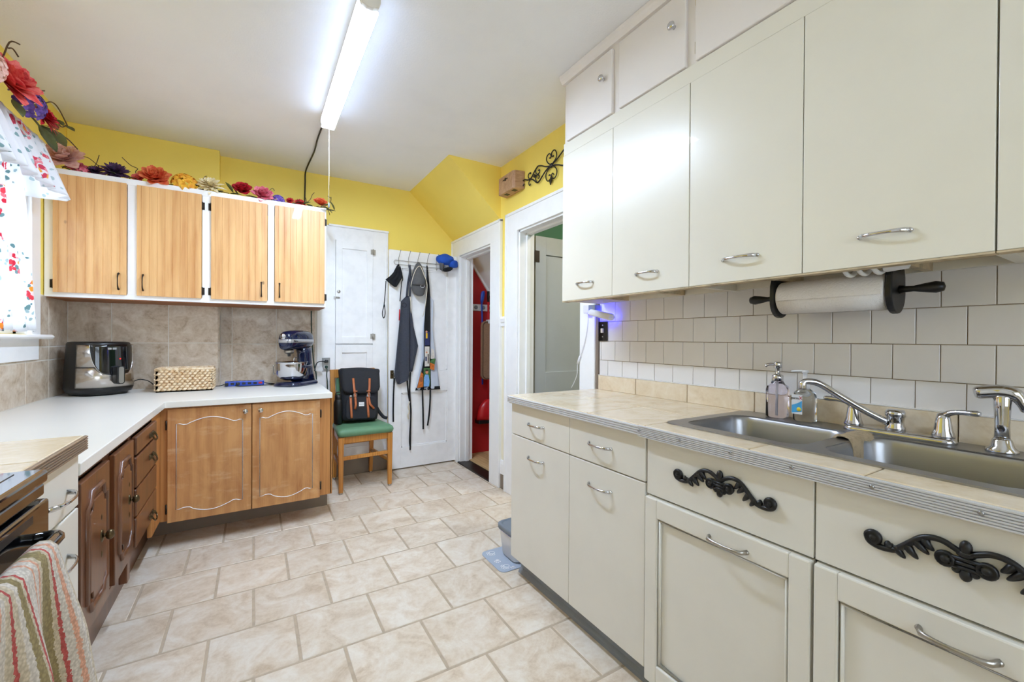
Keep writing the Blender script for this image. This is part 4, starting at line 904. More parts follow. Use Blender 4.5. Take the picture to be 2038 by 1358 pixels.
# ---------------------------------------------------------------- power strip, outlet, cords
ps = thing('power_strip', 'blue power strip lying on the back counter', 'power strip', (-.06, 3.80, CZ))
Mp = Matrix.Translation((-.058, 3.80, CZ)) @ Matrix.Rotation(radians(3), 4, 'Z')
MB().box(-.125, .125, -.024, .024, .0, .036).build('body', M_['blueplastic'], ps, bevel=.005, M=Mp)
for k in range(5): MB().box(-.09+.036*k, -.068+.036*k, -.012, .012, .0355, .037).box(-.09+.036*k, -.068+.036*k, -.0248, -.0238, .01, .026).build('socket', M_['black'], ps, M=Mp)
MB().box(.088, .112, -.0255, -.0235, .012, .026).build('switch', M_['red'], ps, M=Mp, bevel=.001)
for k in (-.115, -.045): MB().box(k-.011, k+.011, -.05, -.024, .008, .028).build('plug', M_['black'], ps, M=Mp, bevel=.003)
MB().tube(smooth_path([(-.245, 3.79, .842), (-.21, 3.80, .842), (-.185, 3.80, .85)], 4), .0035, 6).build('power_cord', M_['rubber'], ps, label='short black cord between the basket and the power strip')
MB().tube(smooth_path([(-.105, 3.75, .85), (-.11, 3.725, .842), (-.06, 3.715, .8395), (.03, 3.73, .8395), (.10, 3.75, .8395), (.16, 3.79, .8395), (.12, 3.82, .84), (.07, 3.80, .85)], 5), .0035, 6).build('power_cord', M_['rubber'], ps, label='black cord looping from the power strip towards the mixer')
tag(MB().tube(smooth_path([(.413, 3.955, 1.425), (.416, 3.955, 1.25), (.424, 3.955, 1.1), (.436, 3.953, .97), (.45, 3.95, .90), (.453, 3.945, .846)], 5), .0045, 6).build('green_cable', M_['greencord']), 'dark green cord hanging down from the pine wall cabinet', 'cord')
ol = thing('wall_outlet', 'grey metal outlet plate with plugs left of the pantry cupboard', 'outlet', (.528, YB-.02, .97))
box('plate', M_['outlet_grey'], .496, .560, PY-.007, PY-.001, .915, 1.03, ol, bevel=.002)
for z in (.998, .95): box('socket', M_['whiteplastic'], .512, .544, PY-.010, PY-.006, z-.014, z+.014, ol, bevel=.003)
box('plug', M_['black'], .514, .542, PY-.04, PY-.010, .988, 1.012, ol, bevel=.004); box('plug', M_['greencord'], .516, .54, PY-.034, PY-.010, .94, .962, ol, bevel=.004)
tag(MB().tube(smooth_path([(.528, 3.92, .95), (.53, 3.90, .93), (.528, 3.90, .88), (.535, 3.90, .80), (.53, 3.905, .70), (.52, 3.91, .6)], 4), .004, 6).build('green_cable', M_['greencord']), 'dark green cord dropping from the outlet behind the chair', 'cord')
tag(MB().prism([(.44, .925), (.475, .915), (.50, .925), (.492, .955), (.455, .962)], 'y', 3.90, 3.9015).build('cord_tag', M_['whiteplastic']), 'small white paper tag hanging on the mixer cord', 'tag')

# ---------------------------------------------------------------- chair with backpack
ch = thing('dining_chair', 'wooden chair with green vinyl seat against the pantry cupboard', 'chair', (.745, 3.67, 0))
CW = M_['chairwood']
FL, FR, BL, BR = (.572, 3.475), (.95, 3.495), (.588, 3.865), (.895, 3.89)
def leg(a, b, w0, w1, top):
    (x0, y0), (x1, y1) = a, b
    return MB().loft([[(x, y, 0.012) for x, y in rrect(x0-w0, x0+w0, y0-w0, y0+w0, w0*.4, 3)], [(x, y, top) for x, y in rrect(x1-w1, x1+w1, y1-w1, y1+w1, w1*.3, 3)]], smooth=False)
for a in (FL, FR):
    l = leg(a, a, .0155, .021, .435).build('leg', CW, ch, bevel=.002); MB().lathe([(.013, 0), (.014, .006), (.014, .013)], (a[0], a[1], 0), n=14).build('glide', M_['nickel'], l)
for a, top in ((BL, (.566, 3.885)), (BR, (.91, 3.905))):
    p = [(a[0], a[1]+.02, .012), (a[0], a[1]+.0, .25), (a[0], a[1]-.01, .44), (lerp(a[0], top[0], .6), a[1], .65), (top[0], top[1]-.005, .93)]
    secs = [[(x, y, z) for x, y in rrect(cx-w, cx+w, cy-w*.8, cy+w*.8, .006, 3)] for (cx, cy, z), w in zip(p, (.015, .018, .021, .02, .017))]
    l = MB().loft(secs, smooth=False).build('leg', CW, ch, bevel=.002); MB().lathe([(.012, 0), (.013, .006), (.013, .013)], (a[0], a[1]+.02, 0), n=14).build('glide', M_['nickel'], l)
def bar(nm, p0, p1, h, w=.011, mat=CW, par=ch):
    d = Vector(p1)-Vector(p0); M = frame(p0, d, Vector((0, 0, 1)).cross(d)); return MB().box(0, d.length, -w, w, -h, h).build(nm, mat, par, M=M, bevel=.003)
for a, b in ((FL, FR), (FL, BL), (FR, BR), (BL, BR)): bar('apron', (a[0], a[1], .412), (b[0], b[1], .412), .026)
bar('stretcher', (FL[0], FL[1], .27), (FR[0], FR[1], .275), .014); bar('stretcher', (FL[0], FL[1], .21), (BL[0], BL[1], .21), .014); bar('stretcher', (FR[0], FR[1], .21), (BR[0], BR[1], .21), .014); bar('stretcher', (BL[0], BL[1]+.005, .30), (BR[0], BR[1]+.005, .30), .014)
ss = []
for z, i in ((.438, .012), (.445, .0), (.465, -.006), (.485, 0), (.497, .016), (.502, .05)):
    sx = [(.548+i, 3.445+i), (.975-i, 3.46+i), (.925-i, 3.885-i), (.572+i, 3.87-i)]; pts = []
    for k in range(4):
        a, b, c3 = Vector(sx[k-1]), Vector(sx[k]), Vector(sx[(k+1) % 4]); r = .035
        p = b+(a-b).normalized()*r; q2 = b+(c3-b).normalized()*r
        for t in range(6):
            u = t/5; pts.append(((1-u)**2*p+2*u*(1-u)*b+u*u*q2).to_tuple())
    ss.append([(x, y, z) for x, y in pts])
MB().loft(ss).build('seat', M_['seatgreen'], ch, label='green vinyl seat cushion')
bar('top_rail', (.555, 3.88, .895), (.92, 3.90, .90), .035, .012); bar('lower_back_rail', (.575, 3.865, .60), (.905, 3.882, .60), .02, .011)
MB().loft([[(x, y, z) for x, z in rrect(.60, .885, .63, .86, .02)] for y in (3.862, 3.858, 3.895, 3.90)]).build('back_pad', M_['seatgreen'], ch, bevel=.004, label='green vinyl back pad')
# backpack: local x right, y back, z up, leaning on the chair back
bp_ = thing('backpack', 'black canvas backpack with tan leather straps on the chair', 'backpack', (.755, 3.72, .505))
Mb = Matrix.Translation((.752, 3.715, .512)) @ Matrix.Rotation(radians(-9), 4, 'X') @ Matrix.Rotation(radians(2.5), 4, 'Y')
FBk = M_['fabric_black']
def bsec(z, w, d0, d1, r): return [(x, y, z) for x, y in rrect(-w, w, d0, d1, r, 5)]
MB().loft([bsec(0, .125, -.06, .06, .04), bsec(.008, .142, -.078, .07, .05), bsec(.05, .148, -.085, .072, .05), bsec(.16, .146, -.084, .072, .05), bsec(.27, .148, -.07, .07, .045), bsec(.36, .158, -.045, .07, .03), bsec(.41, .165, -.03, .06, .02), bsec(.425, .165, -.02, .045, .015)]).build('body', FBk, bp_, M=Mb)
fr_ = []
for j in range(12):
    t = j/11
    if t < .25: z = .43+.004*sin(pi*t/.25); y = lerp(.05, -.045, t/.25)
    else: s = (t-.25)/.75; z = .43-.21*s; y = -.047-.045*sin(s*pi/2)
    w = lerp(.152, .148, t)*(1-.22*max(0, (t-.82)/.18)**2); fr_.append([(lerp(-w, w, i/12), y-.006*cos(pi*(i/12-.5)), z-.004*cos(2*pi*i/12)*(1 if t < .3 else 0)) for i in range(13)])
MB().grid(fr_).build('flap', FBk, bp_, M=Mb, solid=.006)
MB().loft([[(x, y, z) for x, z in rrect(-.12, .12, .012, .19, .03)] for y in (-.07, -.098, -.103)]).build('front_pocket', FBk, bp_, M=Mb, bevel=.008)
for s, lean in ((-1, .10), (1, -.12)):
    x = s*.066
    st_ = MB().tube([(x, -.082, .345), (x+lean*.05, -.103, .26), (x+lean*.12, -.113, .20), (x+lean*.1+.008, -.118, .13), (x+.012+.02*(s > 0), -.113, .09)], .0095, 6, flat=(.28, 1) if False else (1, .3)).build('strap', M_['leather'], bp_, M=Mb, label='tan leather strap with buckle')
    MB().tube([(x-.022, -.104, .195), (x-.018, -.109, .12), (x-.012, -.109, .045), (x-.01, -.106, .02)], .0098, 6, flat=(1, .3)).build('strap', M_['leather'], bp_, M=Mb, label='tan leather strap on the pocket')
    bx = x+lean*.12
    MB().tube([(bx-.012, -.117, .19), (bx+.012, -.117, .19), (bx+.012, -.117, .215), (bx-.012, -.117, .215)], .0028, 6, closed=True).build('buckle', M_['silver_label'], st_, M=Mb)
    MB().box(bx-.016, bx+.016, -.121, -.108, .232, .241).build('keeper', M_['leather'], st_, M=Mb, bevel=.002)
    MB().lathe([(.009, 0), (.009, -.003), (0, -.004)], (x-.022, -.112, .197), 'y', 12).build('rivet', M_['silver_label'], st_, M=Mb)
lb = MB().box(-.022, .02, -.1052, -.1032, .115, .147).build('label', M_['whiteplastic'], bp_, M=Mb, label='small white woven label')
text('label_text', M_['ink'], 'Herschel', .0105, Mb @ frame((-.001, -.1056, .131), (1, 0, 0), (0, 0, 1)), lb, depth=.0003)
MB().tube(smooth_path([(.15, .06, .12), (.175, .05, .07), (.21, .03, .02), (.235, .0, .008)], 4), .014, 6, flat=(1, .3)).build('shoulder_strap', FBk, bp_, M=Mb)
wb_ = thing('water_bottle', 'black water bottle in the backpack side pocket', 'bottle', (.575, 3.70, .505))
MB().lathe([(.028, .506), (.033, .51), (.034, .66), (.033, .68), (.027, .70), (.024, .705), (.026, .708), (.026, .735), (.02, .742), (0, .742)], (.583, 3.672, 0), n=22).build('body', M_['black'], wb_)
MB().tube(smooth_path([(.565, 3.672, .735), (.567, 3.672, .755), (.583, 3.672, .762), (.60, 3.672, .755), (.601, 3.672, .735)], 4), .005, 8).build('carry_loop', M_['black'], wb_)

# ---------------------------------------------------------------- hooks and clothes on the closet door
hr = thing('coat_rack', 'wire coat rack with five hooks on the open closet door', 'coat rack', (1.3, 3.85, 1.9))
RY = 3.845
for z in (1.905, 1.868): MB().tube([(1.088, RY, z), (1.56, RY, z)], .0028, 8).build('rail', M_['nickel'], hr)
for x in (1.088, 1.56): MB().tube(smooth_path([(x, RY, 1.905), (x+(-.012 if x < 1.3 else .012), RY, 1.887), (x, RY, 1.868)], 5), .0028, 8).build('end_loop', M_['nickel'], hr)
for x in (1.118, 1.207, 1.296, 1.386, 1.476):
    m = MB().tube(smooth_path([(x, RY+.012, 1.905), (x, RY-.004, 1.90), (x, RY-.012, 1.93), (x+.006, RY-.045, 1.985)], 4), .0028, 8); m.ell((x+.006, RY-.046, 1.987), (.005, .005, .006)); m.tube(smooth_path([(x, RY-.004, 1.905), (x, RY-.004, 1.86), (x, RY-.012, 1.845), (x, RY-.03, 1.85), (x, RY-.034, 1.865)], 4), .0028, 8); m.build('hook', M_['nickel'], hr)
def drape(rows, y0, amp, n=13, folds=2, ph=0):
    z0 = rows[0][0]; out = []; fine = []
    for (za, la, ra), (zb, lb_, rb) in zip(rows[:-1], rows[1:]):
        k = max(2, int(abs(za-zb)/.03))
        for i in range(k): t = i/k; fine.append((lerp(za, zb, t), lerp(la, lb_, t), lerp(ra, rb, t)))
    fine.append(rows[-1])
    for z, l, r in fine:
        out.append([(lerp(l, r, i/(n-1)), y0-amp*min(1, (z0-z)/.2+.15)*(1+.5*sin(folds*2*pi*i/(n-1)+ph+2*z)), z) for i in range(n)])
    return MB().grid(out)
ap = thing('apron', 'charcoal apron hanging on the closet door', 'apron', (1.19, 3.82, .78), 'aprons on the closet door')
AG = M_['apron_grey']
drape([(1.585, 1.188, 1.218), (1.535, 1.139, 1.217), (1.306, 1.118, 1.216), (.90, 1.078, 1.214), (.857, 1.075, 1.212), (.818, 1.092, 1.203), (.785, 1.106, 1.125)], 3.84, .016, folds=1).build('front', AG, ap, solid=.003)
drape([(1.583, 1.214, 1.22), (1.309, 1.212, 1.258), (1.13, 1.212, 1.302), (.97, 1.212, 1.266), (.893, 1.212, 1.247)], 3.845, .01, folds=1, ph=2).build('side_fold', AG, ap, solid=.003)
MB().tube(smooth_path([(1.207, RY-.03, 1.868), (1.209, 3.80, 1.80), (1.2, 3.825, 1.7), (1.19, 3.83, 1.58)], 4), .010, 6, flat=(1, .35)).build('neck_strap', AG, ap); MB().tube(smooth_path([(1.212, RY-.03, 1.868), (1.218, 3.81, 1.75), (1.217, 3.825, 1.58)], 4), .009, 6, flat=(1, .35)).build('neck_strap', AG, ap)
FB2 = M_['fabric_black2']
for p in ([(1.083, 3.84, .84), (1.078, 3.845, .7), (1.076, 3.845, .56), (1.077, 3.845, .445)], [(1.197, 3.83, .815), (1.215, 3.84, .68), (1.238, 3.845, .55), (1.236, 3.845, .4), (1.234, 3.845, .17)], [(1.231, 3.84, .89), (1.226, 3.845, .72), (1.238, 3.845, .5), (1.229, 3.848, .27), (1.236, 3.848, .2)]): MB().tube(smooth_path(p, 4), .007, 6, flat=(1, .3)).build('tie', FB2, ap)
MB().tube(smooth_path([(1.225, 3.842, .62), (1.212, 3.838, .57), (1.222, 3.838, .53), (1.208, 3.838, .49), (1.218, 3.84, .46)], 4), .006, 6, flat=(1, .4)).build('lace_tag', M_['rope'], ap, label='small cream lace tag')
MB().tube([(1.124, 3.824, 1.46), (1.121, 3.822, 1.40), (1.12, 3.822, 1.36)], .005, 6, flat=(1, .4)).build('red_tag', M_['inkred'], ap)
MB().tube([(1.163+.02*cos(2*pi*k/20), 3.815, 1.50+.02*sin(2*pi*k/20)) for k in range(20)], .0018, 6, closed=True).build('round_emblem', FB2, ap)
a2 = thing('apron', 'photo-printed apron with black stripes hanging beside the charcoal apron', 'apron', (1.40, 3.82, .70), 'aprons on the closet door')
drape([(1.60, 1.385, 1.42), (1.555, 1.375, 1.45), (1.313, 1.348, 1.438), (1.025, 1.33, 1.476), (.745, 1.282, 1.514), (.725, 1.275, 1.517)], 3.845, .012, folds=1.5).build('cloth', M_['apron_light'], a2, solid=.003)
pr = drape([(1.88, 1.376, 1.386), (1.60, 1.372, 1.41), (1.313, 1.352, 1.415), (1.02, 1.352, 1.418), (.90, 1.328, 1.42), (.745, 1.283, 1.425)], 3.832, .012, folds=.5).build('black_panel', FB2, a2, solid=.002)
drape([(.748, 1.28, 1.514), (.718, 1.272, 1.518)], 3.83, .012, folds=.5).build('hem_band', FB2, a2, solid=.002)
SK = pm('print_skin', (214, 150, 116), .8); SK2 = pm('print_skin_dark', (150, 88, 56), .8); PB = pm('print_blue', (120, 168, 222), .8, var=.2, vs=60); PN = pm('print_navy', (40, 48, 92), .8, var=.3, vs=60); PG = pm('print_green', (70, 110, 60), .8, var=.5, vs=60); PW_ = pm('print_pale', (214, 208, 200), .8, var=.15, vs=50); PY_ = pm('print_yellow', (236, 190, 40), .8); PO = pm('print_orange', (206, 112, 40), .8, var=.3, vs=50); HR = pm('print_hair', (52, 34, 26), .8)
def pic(poly, mat, y): MB().prism(poly, 'y', y, y-.001).build('printed_photo', mat, a2)
def rect(x0, x1, z0, z1): return [(x0, z0), (x1, z0), (x1, z1), (x0, z1)]
def disc(x, z, r, r2=None): return [(x+r*cos(2*pi*k/14), z+(r2 or r)*sin(2*pi*k/14)) for k in range(14)]
yq = 3.811
pic(rect(1.358, 1.404, 1.135, 1.26), PN, yq); pic(rect(1.366, 1.382, 1.2, 1.25), PY_, yq-.001); pic(disc(1.372, 1.262, .01), SK, yq-.001)
pic(rect(1.357, 1.402, .94, 1.125), PW_, yq); pic(disc(1.374, 1.07, .009), SK, yq-.001); pic(rect(1.362, 1.376, .99, 1.03), PN, yq-.001); pic(rect(1.385, 1.395, .965, 1.055), HR, yq-.001)
pic([(1.408, .975), (1.452, .955), (1.462, 1.01), (1.41, 1.01)], PG, yq-.004); pic([(1.408, .915), (1.448, .90), (1.452, .955), (1.408, .975)], PO, yq-.004); pic([(1.41, .99), (1.452, 1.02), (1.448, 1.09), (1.42, 1.11)], PW_, yq-.004)
pic(rect(1.346, 1.408, .752, .925), PG, yq-.002); pic(disc(1.377, .888, .014, .018), SK, yq-.003); pic([(1.347, .752), (1.398, .752), (1.404, .80), (1.392, .862), (1.362, .865), (1.35, .84)], PB, yq-.0035); pic(disc(1.377, .903, .014, .008), HR, yq-.0035)
pic([(1.286, .745), (1.342, .75), (1.342, .87), (1.322, .89)], PO, yq-.002); pic(disc(1.324, .82, .015, .024), SK2, yq-.003)
text('print_text', M_['apron_light'], 'W', .03, frame((1.302, yq-.002, .733), (1, 0, 0), (0, 0, 1)), a2); text('print_text', M_['apron_light'], 'ng!', .034, frame((1.372, yq-.003, .74), (1, 0, .08), (0, 0, 1)), a2)
for p in ([(1.343, 3.83, .72), (1.35, 3.84, .6), (1.356, 3.845, .48), (1.358, 3.845, .35)], [(1.42, 3.83, .715), (1.421, 3.84, .6), (1.414, 3.845, .48), (1.4, 3.845, .38)]): MB().tube(smooth_path(p, 4), .008, 6, flat=(1, .3)).build('tie', FB2, a2)
cp = thing('baseball_cap', 'grey baseball cap hanging between the two aprons', 'cap', (1.298, 3.80, 1.6))
cd_ = []
for j in range(11):
    t = j/10; z = lerp(1.90, 1.685, t); w = .006+.064*min(1, t*1.25)**.6; y = 3.815-.055*min(1, t*1.3)**.7; cd_.append([(1.298+w*cos(a), lerp(3.835, y, sin(a)), z) for a in [pi*k/16 for k in range(17)]])
MB().grid(cd_).build('crown', M_['capgrey'], cp, solid=.004)
MB().grid([[(1.298+lerp(.067, .056, (j/6)**2)*cos(a), 3.835-(.058-.012*(j/6))*sin(a)**.8-.0, 1.69-.012*cos(a)**2*0-(.105*(j/6))*(.45+.55*sin(a))) for a in [pi*k/16 for k in range(17)]] for j in range(7)]).build('brim', M_['capgrey'], cp, solid=.004)
MB().tube([(1.318+.02*cos(t), 3.7755-.0005, 1.678+.012*sin(t)) for t in [2*pi*k/18 for k in range(18)]], .002, 6, closed=True).tube([(1.295, 3.776, 1.69), (1.31, 3.774, 1.686), (1.33, 3.774, 1.69), (1.342, 3.776, 1.696)], .0022, 6).build('embroidery', M_['whiteplastic'], cp)
tag(MB().tube(smooth_path([(1.231, 3.835, 1.43), (1.226, 3.83, 1.6), (1.226, 3.81, 1.70), (1.258, 3.79, 1.82), (1.298, 3.782, 1.858), (1.334, 3.775, 1.78), (1.366, 3.785, 1.697), (1.362, 3.80, 1.55), (1.350, 3.815, 1.45), (1.338, 3.82, 1.40)], 5), .0035, 7).build('lanyard', M_['rope']), 'cream cord lanyard looped around the grey cap', 'lanyard')
bc_ = thing('blue_cap', 'royal blue cap with dark lining on the last hook', 'cap', (1.56, 3.80, 1.85))
def blob(c, r, nm, mat, par, M=None, sd=0):
    random.seed(sd); m = MB(); 
    base = MB().ell((0, 0, 0), (1, 1, 1), 18, 12)
    ph = [random.uniform(0, 6) for _ in range(6)]
    for i, v in enumerate(base.v):
        k = 1+.12*sin(5*v.x+ph[0])*sin(4*v.z+ph[1])+.08*sin(8*v.y+ph[2]+3*v.x); base.v[i] = Vector((c[0]+v.x*r[0]*k, c[1]+v.y*r[1]*k, c[2]+v.z*r[2]*k))
    return base.build(nm, mat, par, M=M)
blob((1.545, 3.795, 1.945), (.085, .04, .05), 'crown', M_['blue'], bc_, sd=3); blob((1.63, 3.80, 1.915), (.05, .035, .04), 'crown_fold', M_['blue'], bc_, sd=5)
MB().loft([[(1.535+.05*cos(a)*s, 3.785+y, 1.87+.022*sin(a)*s+.25*.05*cos(a)*s) for a in [2*pi*k/20 for k in range(20)]] for y, s in ((-.012, .6), (-.004, 1), (.004, 1), (.012, .6))]).build('brim', FB2, bc_, M=Matrix.Translation((.035, 0, -.015)))
blob((1.515, 3.80, 1.885), (.022, .025, .045), 'lining', M_['capgrey'], bc_, sd=9)
bl = thing('black_cloth', 'small black cloth with a long loop strap on the first hook', 'cloth', (1.09, 3.82, 1.66))
drape([(1.868, 1.112, 1.122), (1.845, 1.097, 1.134), (1.79, 1.07, 1.148), (1.755, 1.04, 1.151), (1.72, .998, 1.13), (1.70, 1.02, 1.118), (1.66, 1.078, 1.092)], 3.845, .022, folds=3).build('cloth', FB2, bl, solid=.004)
MB().tube(smooth_path([(1.003, 3.835, 1.71), (.998, 3.84, 1.6), (.99, 3.845, 1.5), (.976, 3.845, 1.42), (.987, 3.845, 1.378), (1.0, 3.845, 1.42), (.993, 3.845, 1.5)], 4), .004, 6).build('loop_strap', FB2, bl)
MB().tube(smooth_path([(1.145, 3.825, 1.77), (1.15, 3.82, 1.73), (1.14, 3.825, 1.70), (1.135, 3.835, 1.6), (1.13, 3.84, 1.535)], 4), .004, 6).build('strap', FB2, bl)

# ---------------------------------------------------------------- in the closet
RW = YB-.006
rk = thing('broom_rack', 'white wall-mounted broom rack on the red closet wall', 'rack', (2.05, RW, 1.5))
box('rail', M_['whiteplastic'], 1.90, 2.30, RW-.012, RW-.001, 1.485, 1.555, rk, bevel=.003)
for k in range(3): MB().box(1.91+.085*k, 1.975+.085*k, RW-.03, RW-.011, 1.487, 1.553).build('clip', M_['whiteplastic'], rk, bevel=.006); MB().lathe([(.02, 0), (.02, -.006), (.012, -.008), (0, -.008)], (1.942+.085*k, RW-.03, 1.52), 'y', 16).build('grip', M_['grey'], rk)
br_ = thing('scrub_brush', 'blue long-handled brush hanging in the red closet', 'brush', (2.0, RW-.04, 1.0))
MB().tube(smooth_path([(2.012, RW-.05, .73), (2.006, RW-.05, 1.3), (2.0, RW-.05, 1.5), (1.996, RW-.05, 1.57)], 4), .009, 8).build('handle', M_['blueplastic'], br_); MB().loft([[(2.0+dx+w*cos(a), RW-.05+.014*sin(a), z) for a in [2*pi*k/12 for k in range(12)]] for z, w, dx in ((1.56, .01, -.003), (1.6, .02, .002), (1.66, .024, .01), (1.685, .018, .015), (1.69, .006, .016))]).build('head', M_['blueplastic'], br_)
dp = thing('dustpan', 'red long-handled dustpan hanging in the closet', 'dustpan', (2.08, RW-.05, .35))
MB().tube([(2.078, RW-.055, .55), (2.072, RW-.055, 1.58)], .011, 10).build('handle', M_['red'], dp); MB().tube([(2.072, RW-.055, 1.58), (2.071, RW-.055, 1.69)], .0135, 10).build('grip', M_['black'], dp)
MB().loft([[(2.078+w*cos(a)*1.0, RW-.06+d*sin(a), z) for a in [2*pi*k/20 for k in range(20)]] for z, w, d in ((.58, .025, .02), (.55, .07, .035), (.50, .11, .05), (.42, .13, .052), (.37, .138, .052))]).build('pan', M_['red'], dp)
box('brush_edge', M_['black'], 1.945, 2.215, RW-.11, RW-.012, .335, .372, dp, bevel=.006)
bg_ = thing('fabric_case', 'folded brown fabric case hanging on the closet hooks', 'fabric case', (2.1, RW-.1, .8))
MB().loft([[(x, y, z) for x, z in rrect(1.975+i, 2.30-i, .79+i, 1.375-i, .045)] for y, i in ((RW-.075, 0), (RW-.08, -.004), (RW-.115, -.004), (RW-.12, .004))]).build('case', M_['tan'], bg_, bevel=.006)
MB().tube([(x, RW-.118, z) for x, z in rrect(1.98, 2.295, .795, 1.37, .045)], .006, 6, closed=True).build('piping', M_['vine'], bg_); MB().box(2.035, 2.12, RW-.126, RW-.07, 1.355, 1.395).build('clip', M_['whiteplastic'], bg_, bevel=.004)

# ---------------------------------------------------------------- wall decorations on the right wall
cb = thing('door_chime', 'square wooden door chime box high on the yellow wall', 'door chime', (1.66, 2.75, 2.36))
MB().prism([(XR-.002, 2.925), (1.625, 2.905), (1.622, 2.70), (1.632, 2.675), (XR-.002, 2.66)], 'z', 2.31, 2.44).build('box', M_['boxwood'], cb, bevel=.003)
m = MB().lathe([(.012, 0), (.012, -.003), (.006, -.004), (0, -.004)], (1.6225, 2.80, 2.405), 'x', 10); m.box(1.620, 1.6225, 2.765, 2.835, 2.403, 2.407); m.build('emblem', M_['darkmetal'], cb)
for y in (2.73, 2.84): box('vent', M_['darkmetal'], 1.645, 1.68, y-.02, y+.02, 2.3085, 2.3105, cb, bevel=0)
ir = thing('iron_scroll', 'black wrought iron scroll above the doorway', 'wall decoration', (1.69, 2.4, 2.3)); IR = M_['iron']; ix = XR-.014
curves = dict(a=[(2.649,2.34),(2.658,2.332),(2.676,2.327),(2.685,2.345),(2.67,2.365),(2.637,2.367),(2.604,2.354),(2.569,2.349),(2.541,2.365),(2.507,2.392),(2.485,2.403),(2.471,2.409),(2.431,2.398),(2.378,2.374),(2.322,2.359),(2.277,2.35),(2.238,2.338),(2.186,2.316),(2.14,2.31)],
 b=[(2.575,2.351),(2.54,2.338),(2.512,2.318),(2.484,2.297),(2.456,2.298),(2.43,2.314),(2.388,2.34),(2.347,2.356),(2.317,2.362),(2.277,2.373),(2.239,2.386),(2.178,2.415),(2.13,2.43)],
 c=[(2.567,2.383),(2.564,2.393),(2.584,2.394),(2.596,2.38),(2.587,2.361),(2.572,2.347),(2.586,2.332),(2.586,2.315),(2.574,2.305),(2.566,2.316)],
 d=[(2.468,2.376),(2.452,2.377),(2.454,2.359),(2.473,2.353),(2.495,2.348),(2.501,2.331),(2.489,2.302)], e=[(2.496,2.394),(2.499,2.38),(2.49,2.361),(2.473,2.351),(2.457,2.335),(2.459,2.322),(2.47,2.324)],
 f=[(2.317,2.364),(2.352,2.388),(2.37,2.415),(2.363,2.44),(2.338,2.447),(2.32,2.43),(2.322,2.413),(2.337,2.417)], g=[(2.312,2.365),(2.272,2.383),(2.256,2.409),(2.268,2.44),(2.288,2.452),(2.31,2.444),(2.312,2.424),(2.297,2.413),(2.29,2.419)],
 h=[(2.317,2.358),(2.352,2.343),(2.375,2.318),(2.372,2.287),(2.353,2.267),(2.331,2.271),(2.316,2.287),(2.331,2.303),(2.341,2.298)], i=[(2.312,2.356),(2.277,2.338),(2.255,2.31),(2.257,2.282),(2.276,2.265),(2.301,2.27),(2.311,2.294),(2.299,2.303),(2.289,2.292)])
for k, P in curves.items(): MB().tube(smooth_path([(ix, y, z) for y, z in P], 4), .0048 if k in 'ab' else .004, 7).build('scroll_bar', IR, ir)
MB().ell((ix, 2.316, 2.36), (.009, .016, .015)).build('collar', IR, ir); MB().prism([(2.315, 2.29), (2.306, 2.262), (2.322, 2.232), (2.334, 2.262)], 'x', ix-.004, ix+.004).build('leaf', IR, ir); MB().prism([(2.53, 2.352), (2.512, 2.34), (2.49, 2.353), (2.512, 2.366)], 'x', ix-.005, ix+.005).build('leaf', IR, ir)

# ---------------------------------------------------------------- under the right wall cabinets
pt = thing('paper_towel_holder', 'black turned paper towel holder under the cream wall cabinets', 'holder', (1.56, .64, 1.4)); px, pz = 1.56, 1.346
for y in (.79, .478):
    P = [(px+.052*cos(a)*1.0, pz-.01+.058*sin(a)) for a in [pi+pi*k/14 for k in range(15)]]+[(px+.05, 1.385), (px+.036, 1.425), (px-.036, 1.425), (px-.05, 1.385)]
    MB().prism(P, 'y', y-.008, y+.008).build('bracket', IR, pt, bevel=.003)
for y, s in ((.80, 1), (.468, -1)): MB().lathe([(.012, 0), (.009, s*.012), (.008, s*.03), (.013, s*.055), (.016, s*.075), (.012, s*.09), (0, s*.094)], (px, y, pz), 'y', 18).build('finial', IR, pt)
MB().tube([(px, .47, pz), (px, .80, pz)], .008, 10).build('rod', IR, pt)
pr_ = thing('paper_towel_roll', 'white paper towel roll on the black holder', 'paper towel', (1.56, .64, 1.3))
MB().lathe([(.018, .49), (.052, .49), (.053, .495), (.053, .773), (.052, .778), (.018, .778)], (px, 0, pz), 'y', 36).build('roll', M_['paper'], pr_)
MB().grid([[(px-.0535*cos(t), y, pz-.0535*sin(t)*1.0-.002) for y in (.492, .6, .7, .776)] for t in [lerp(.2, 1.5, k/8) for k in range(9)]]).build('loose_sheet', M_['paper'], pr_, solid=.001)
bu = thing('spiral_bulb', 'white spiral bulb tucked under the wall cabinet behind the paper towels', 'bulb', (1.50, .55, 1.41))
MB().tube([(1.49+.02*cos(t), .585-.0065*t/1.2, 1.41+.02*sin(t)) for t in [k*.4 for k in range(48)]], .0062, 8).build('spiral', M_['bulb'], bu); MB().lathe([(.018, 0), (.02, -.005), (.016, -.05), (.013, -.052)], (1.49, .48, 1.41), 'y', 16).build('base', M_['whiteplastic'], bu)
sw = thing('light_switch', 'black wall plate with ivory toggle switch on the white tiles', 'switch', (XR, 1.81, 1.25))
box('plate', M_['black_gloss'], XR-.017, XR-.008, 1.776, 1.845, 1.192, 1.302, sw, bevel=.003); box('toggle', M_['rope'], XR-.028, XR-.016, 1.802, 1.816, 1.238, 1.262, sw, bevel=.002)
for z in (1.215, 1.28): MB().lathe([(.004, 0), (.004, -.0015), (0, -.002)], (XR-.017, 1.81, z), 'x', 10).build('screw', M_['nickel'], sw)
dv = thing('motion_light', 'white tilted night light glowing blue beneath the wall cabinet', 'night light', (1.65, 1.78, 1.35))
